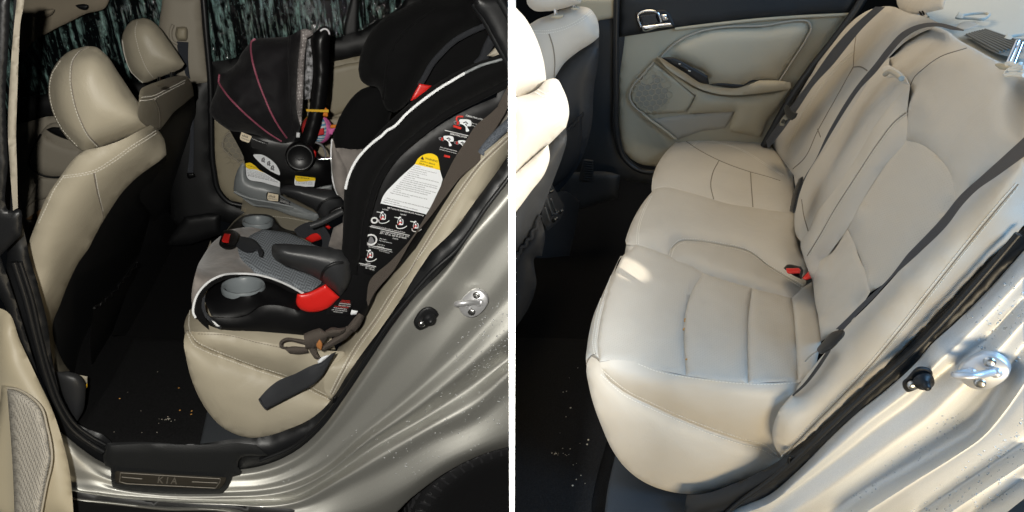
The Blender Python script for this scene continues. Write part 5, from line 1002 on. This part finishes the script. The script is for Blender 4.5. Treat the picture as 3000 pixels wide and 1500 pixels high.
for (x, y, s) in ((940, 155, 1.0), (812, 275, .85), (915, 305, .7)):
    q = lambda pts: 'r ' + ' '.join(f'{x + a * s} {y + b * s}' for a, b in pts)
    hp = fill(L, 'hand_pictogram', (q([(-48, -22), (-20, -28), (40, -12), (38, 24), (10, 26), (24, 60), (4, 66), (-4, 30), (-30, 10), (-44, 6)]), U(0.0330)), 'white_label', ch, puff=0, thick=.001, smooth=False)
    tube(L, 'hand_outline', q([(-20, 0), (0, -8), (14, 4), (-4, 10), (6, 20)]), U(0.0300), .0014, 'ink_black', hp)
    tube(L, 'connector_pictogram', q([(-44, 16), (-84, 4), (-88, -10), (-46, -4)]), U(0.0320), .0016, 'ink_gray', hp)
    tube(L, 'connector_button', q([(-68, 0), (-56, 2)]), U(0.0290), .005 * s, 'ink_red', hp)
tube(L, 'red_arrow', 'r 870 140 872 112 918 106', U(0.0300), .0022, 'ink_red', ch)
tube(L, 'red_note', 'r 845 178 872 186 902 196', U(0.0300), .0032, 'ink_red', ch); tube(L, 'red_note', 'r 776 402 800 408 818 412', U(0.0300), .003, 'ink_red', ch)
for k in range(2):
    x, y, rr = ((224, 1036, 42), (250, 890, 22))[k]
    tube(L, 'round_pictogram', 'r ' + ' '.join(f'{x + rr * math.cos(t * .5236)} {y + rr * .9 * math.sin(t * .5236)}' for t in range(13)), U(0.0320), .0022, 'ink_white', ch)
fill(L, 'child_pictogram', ('r 205 1062 210 1030 222 1010 238 1026 244 1062 225 1068', U(0.0320)), 'ink_gray', ch, puff=0, thick=.001, smooth=False)
lb = fill(L, 'guide_label', ('s 930 600 / s 1040 608 / s 1010 690 / s 870 690 / s 880 652', U(0.0250)), 'plastic_black', ch, puff=0, thick=.012, smooth=False)
text(L, 'lettering', [('LAP-SHOULDER', 's 952 622', 's 1024 630', 1.1), ('VEHICLE BELT GUIDE', 's 946 634', 's 1022 642', 1.1), ('MODE ALWAYS USE A', 's 918 650', 's 1000 660', 1.1), ('LAP - SHOULDER BELT TO', 's 906 661', 's 1002 672', 1.1), ('SECURE A CHILD', 's 916 674', 's 975 681', 1.1)], [lb], 'ink_white', ch)
text(L, 'red_lettering', [('CHILD ROUTE', 's 966 604', 's 1020 608', 1.1), ('BOOSTER MODE', 's 960 612', 's 1022 619', 1.1), ('WARNING: IN BOOSTER', 's 922 640', 's 1010 650', 1.1)], [lb], 'ink_red', ch)
# ------------------------------------------------------------------ webbing lying between the seat and the bolster
wb = thing('tether_strap', 'wide brown tether webbing running down beside the child seat', 'strap')
ribbon(L, 'webbing', 'k 1262 640 1180 800 / r 1190 20 1130 80 1010 180 940 290 850 430 780 570 640 850 500 1060 380 1190 s 1140 490 1125 600', 'k 1290 690 1240 850 / r 1200 140 1110 300 1060 420 905 560 785 710 690 840 560 1000 400 1260 s 1150 600 1135 640', U(.0), 'web_brown', wb, thick=.004, N=90)
bnd = thing('strap_bundle', 'knotted bundle of brown webbing loops on the tan bolster', 'strap bundle')
UB = U(-.035)
ribbon(L, 'webbing_loop', 's 740 850 680 840 610 838 578 862 580 898 620 910', 's 745 885 690 868 620 860 598 872 600 890 625 890', UB, 'web_brown', bnd, thick=.004, bow=.01)
ribbon(L, 'webbing_loop', 's 600 900 660 890 740 895', 's 640 935 690 940 760 930', UB, 'web_brown', bnd, thick=.004, bow=.01)
ribbon(L, 'webbing_loop', 's 728 812 780 790 830 775 / s 870 800', 's 740 905 800 900 840 880 880 840', U(-.05), 'web_brown', bnd, thick=.005, bow=.018)
ribbon(L, 'webbing_loop', 's 830 900 900 850 960 800 1000 760', 's 850 925 930 880 1000 840 1040 800', UB, 'web_brown', bnd, thick=.004, bow=.012)
ribbon(L, 'webbing_loop', 's 866 790 910 770 950 775 990 770', 's 870 835 920 830 960 820 990 800', U(-.05), 'web_brown', bnd, thick=.004, bow=.02)
ribbon(L, 'webbing_loop', 's 755 900 775 935 800 970', 's 800 900 840 960 870 960', UB, 'web_brown', bnd, thick=.004, bow=.01)
ribbon(L, 'webbing_loop', 's 1000 770 1040 720 1075 680', 's 1050 800 1085 760 1110 700', UB, 'web_brown', bnd, thick=.004, bow=.012)
fill(L, 'orange_tag', ('s 828 845 / s 845 870 840 915 / s 818 905 / s 808 885', U(-.075)), 'orange_tag', bnd, puff=.003, Rr=.008, thick=.004)
fill(L, 'clear_wrap', ('s 815 985 / s 840 960 900 940 / s 860 975 / s 820 1000', U(-.06)), 'white_label', bnd, puff=.004, Rr=.01, thick=.004)
fill(L, 'clear_wrap', ('s 1030 660 / s 1070 668 / s 1060 690 / s 1024 690', U(-.05)), 'white_label', bnd, puff=.004, Rr=.01, thick=.004)
tl = thing('strap_tail', 'loose end of black webbing hanging over the edge of the tan bench', 'strap')
ribbon(L, 'webbing', 's 445 1222 500 1160 560 1112 680 1060 780 1010 850 985 905 935', 's 490 1290 600 1232 690 1185 790 1130 850 1070 890 1000 935 925', U(-.06), 'web_dark', tl, thick=.003, N=90, wob=.014, bow=.005)
tube(L, 'webbing_hem', 's 452 1225 470 1256 492 1284', U(-.068), .003, 'web_dark', tl)
# ------------------------------------------------------------------ body, sill, tyre
ob = thing('car_body', 'silver car sill and rear quarter wet with rain in the flash light', 'car body')
fill(L, 'door_seal', [('c 520 940 / c 700 935 1000 945 1200 918 1288 914 / d 60 905 160 872 270 822 345 762 400 695 450 612 560 455 690 285 800 100 880 -20 / r 860 950 1010 750 1155 550 1320 330', U(.01)), ('r 1320 520 1260 600 1100 800 960 1000 840 1180 d 930 80 800 218 690 345 570 525 450 705 330 865 220 965 100 1030 0 1060 / c 1200 1075 / c 520 1060', U(-.01))], 'rubber', ob, puff=.02, Rr=.03, thick=.03)
tube(L, 'seal_lip', 'd 20 1030 200 950 310 855 430 700 550 520 670 335 780 200 890 75 r 870 1110 940 1020 1080 810 1240 600 1300 520', U(-.018), .006, 'rubber', ob)
tube(L, 'roof_seal', 'k 1000 20 1080 140 1180 330 1262 480 1300 560', U(.0), .010, 'rubber', ob)
fill(L, 'window_frame', ('k 1010 -40 / k 1340 -40 / k 1340 640 / k 1262 490 / k 1180 330 1080 150 1000 20', U(-.01)), 'rubber', ob, puff=.015, Rr=.03, thick=.04)
tube(L, 'frame_highlight', 'k 1190 -20 1290 160', U(-.035), .010, 'trim_charcoal', ob)
lrows = [('c 280 870 330 905 400 962 520 1040 800 1062 1200 1075 d 0 1062 100 1032 220 967 330 867 450 707 570 527 690 347 800 207 930 80 r 840 1182 960 1002 1100 802 1320 520', [-0.012, -0.012]),
 ('c 290 930 345 950 420 1005 540 1070 800 1095 1200 1100 d 0 1090 110 1062 240 995 350 890 470 732 590 560 715 385 830 240 955 90 r 1000 1010 1150 850 1320 640', [-0.028, -0.035]),
 ('c 300 990 350 1000 430 1045 560 1110 800 1130 1200 1130 d 0 1125 130 1095 270 1020 400 905 540 752 660 605 810 435 872 380 965 288 1062 150 1180 -10 1290 -150', [-0.04, -0.03]),
 ('c 310 1040 360 1060 450 1090 600 1140 800 1160 1200 1160 d 0 1155 150 1120 310 1045 470 920 650 760 800 620 960 430 1080 300 1290 40', [-0.048, -0.045]),
 ('c 320 1080 365 1110 460 1125 600 1165 800 1185 1200 1185 d 0 1180 160 1150 330 1075 540 900 760 725 930 572 1060 450 1290 200', [-0.053, -0.05]),
 ('c 330 1120 367 1140 470 1155 600 1180 800 1205 1200 1210 d 0 1208 170 1182 350 1095 560 930 800 765 1000 610 1150 485 1290 370', [-0.058, -0.085]),
 ('c 340 1150 367 1168 500 1192 800 1220 1200 1230 d 0 1228 180 1215 380 1108 600 955 850 810 1060 670 1290 500', [-0.066, -0.075]),
 ('c 340 1175 380 1185 520 1208 800 1236 1200 1250 d 0 1258 210 1235 420 1128 640 1000 880 860 1100 740 1290 570', [-0.08, -0.115]),
 ('c 345 1195 390 1205 540 1225 800 1252 1200 1270 d 0 1290 260 1262 480 1160 680 1060 900 930 1130 820 1290 690', [-0.086, -0.12]),
 ('c 350 1215 400 1222 560 1240 800 1268 1200 1300 d 0 1340 300 1330 560 1270 730 1180 950 1040 1160 950 1290 900', [-0.11, -0.15]),
 ('c 352 1222 402 1230 560 1250 800 1278 1200 1310 d 0 1350 400 1350 640 1340 790 1210 980 1075 1180 985 1290 955', [-0.115, -0.13])]
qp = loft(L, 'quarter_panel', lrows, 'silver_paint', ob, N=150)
fill(L, 'rocker', ('c 350 1180 / c 500 1205 800 1236 1200 1255 / d 300 1280 / d 300 1340 / c 350 1340', U(-.10)), 'trim_black', ob, puff=.01, Rr=.02, thick=.05)
arch_ = fill(L, 'wheel_arch', ('d 700 1340 / d 790 1205 900 1122 1050 1042 1180 990 1330 950 / d 1330 1340', U(.02)), 'trim_black', ob, puff=.0, thick=.05)
# tyre as a turned ring standing in the arch
ctr = L.w((-.02, -.42, -.28)); axl = L.dirw((1, 0, 0))
ty_ = lathe(L, 'tyre', ctr, axl, [(.22, -.06), (.27, -.085), (.300, -.08), (.315, -.06), (.318, 0), (.315, .06), (.27, .08)], 'tyre', ob, 90)
vs, fs_ = [], []
for k in range(60):
    an = 2 * math.pi * k / 60; e1 = L.dirw((0, math.cos(an), math.sin(an))); e2 = L.dirw((0, -math.sin(an), math.cos(an)))
    boxat(vs, fs_, ctr + e1 * .319 - axl * .035, e2, axl, e1, .022, .05, .010)
    boxat(vs, fs_, ctr + e1 * .296 - axl * .082, e2, e1, axl, .006, .035, .004)
mk(L, 'tread', vs, fs_, 'tread_rubber', ob, False)
sf = fill(L, 'scuff_cover', ('c 520 1010 / c 540 955 / c 700 945 1000 950 1200 940 / c 1288 950 / d 60 1005 / c 1200 1030 1195 1060 1216 1085 / c 1205 1102 1170 1110 / c 1150 1160 1110 1206 / c 900 1205 700 1195 590 1176 / c 565 1160 560 1130 / c 556 1066 / c 530 1055', U(-.055)), 'trim_charcoal', ob, puff=.009, Rr=.03, thick=.05)
pt = fill(L, 'scuff_plate', ('c 578 1088 / c 590 1082 / c 850 1098 1138 1114 / c 1132 1140 1105 1170 / c 1090 1172 / c 800 1160 600 1146 / c 584 1140', U(-.078)), 'plate_metal', sf, puff=.002, Rr=.006, thick=.012)
for s_ in ('c 606 1090 / c 602 1136 / c 640 1146 / c 1085 1168 / c 1106 1138 / c 1108 1122', 'c 606 1091 / c 850 1106 / c 1108 1121', 'c 612 1112 715 1122', 'c 965 1136 1095 1142'): tube(L, 'plate_line', s_, U(-.082), .0014, 'emblem_metal', pt)
text(L, 'lettering', [('K I A', 'c 792 1142', 'c 890 1148', 1.5)], [pt], 'emblem_metal', pt, .0015)
striker(L, ob, 1095, 238, 'd', qp)
fill(L, 'switch_base', ('d 850 258 870 254 912 280 918 296 905 312 850 364 820 372 798 352 793 330 802 308', U(-.05)), 'trim_black', ob, puff=.008, Rr=.01, thick=.02)
c = L.at(parse('d 872 318')[0][0], U(-.062)); n_ = L.dirw((-1, -.1, .05)); n_ /= np.linalg.norm(n_)
lathe(L, 'switch_button', c, n_, [(.001, .022), (.006, .020), (.009, .012), (.010, .010), (.016, .007), (.018, 0)], 'rubber', ob)
c = L.at(parse('d 835 342')[0][0], U(-.062)); lathe(L, 'screw', c, n_, [(.0005, .004), (.007, .004), (.009, .001), (.009, -.004)], 'steel', ob, 20)
fill(L, 'seal_clip', ('d 385 712 / d 405 705 400 730 / d 384 738', U(-.02)), 'plastic_black', ob, puff=.006, Rr=.008, thick=.01)
drops(L, 'rain_drops', 'd 950 500 1290 130 1290 480 1050 640', [qp], 200, .0006, .0030, 'water', .6, 'raindrops on the silver jamb below the striker at night', 'water drops')
drops(L, 'rain_drops', 'd 600 1000 800 760 1290 360 1290 880 1050 1010 760 1150', [qp], 520, .0005, .0026, 'water', .6, 'raindrops over the silver wheel arch panel at night', 'water drops')
drops(L, 'rain_drops', 'd 0 1110 300 1040 700 700 600 1000 200 1220 0 1240', [qp], 200, .0005, .0018, 'water', .6, 'raindrops along the lower silver sill at night', 'water drops')
vs, fs_ = [], []; tr = bvh([lm])
for k in range(22):
    x, y = random.uniform(560, 960), random.uniform(560, 900)
    if k < 14: x, y = random.gauss(855, 22), random.gauss(824, 5)
    p, n = drape(tr, parse(f'c {x} {y}')[0][0], 0)
    if p is not None: ball(vs, fs_, p, random.uniform(.0007, .0018), n, .6, 6, 4)
tag(mk(L, 'crumbs', vs, fs_, 'crumb_pale'), 'pale crumbs on the night floor mat', 'crumbs', kind='stuff')
vs, fs_ = [], []
for (x, y) in ((964, 780), (962, 796), (900, 664), (602, 717), (905, 776)):
    p, n = drape(tr, parse(f'c {x} {y}')[0][0], 0)
    if p is not None: ball(vs, fs_, p, .0028, n, .6, 6, 4)
tag(mk(L, 'crumbs', vs, fs_, 'crumb'), 'orange crumbs on the night floor mat', 'crumbs', kind='stuff')
# ------------------------------------------------------------------ empties to the foot of their things
bpy.context.view_layer.update()
for r in ROOTS:
    ms = [o for o in r.children_recursive if o.type == 'MESH']
    P = np.array([tuple(v.co) for o in ms for v in o.data.vertices])
    if not len(P): continue
    loc = Vector(((P[:, 0].min() + P[:, 0].max()) / 2, (P[:, 1].min() + P[:, 1].max()) / 2, P[:, 2].min()))
    r.location = loc
    for o in ms: o.data.transform(Matrix.Translation(-loc))
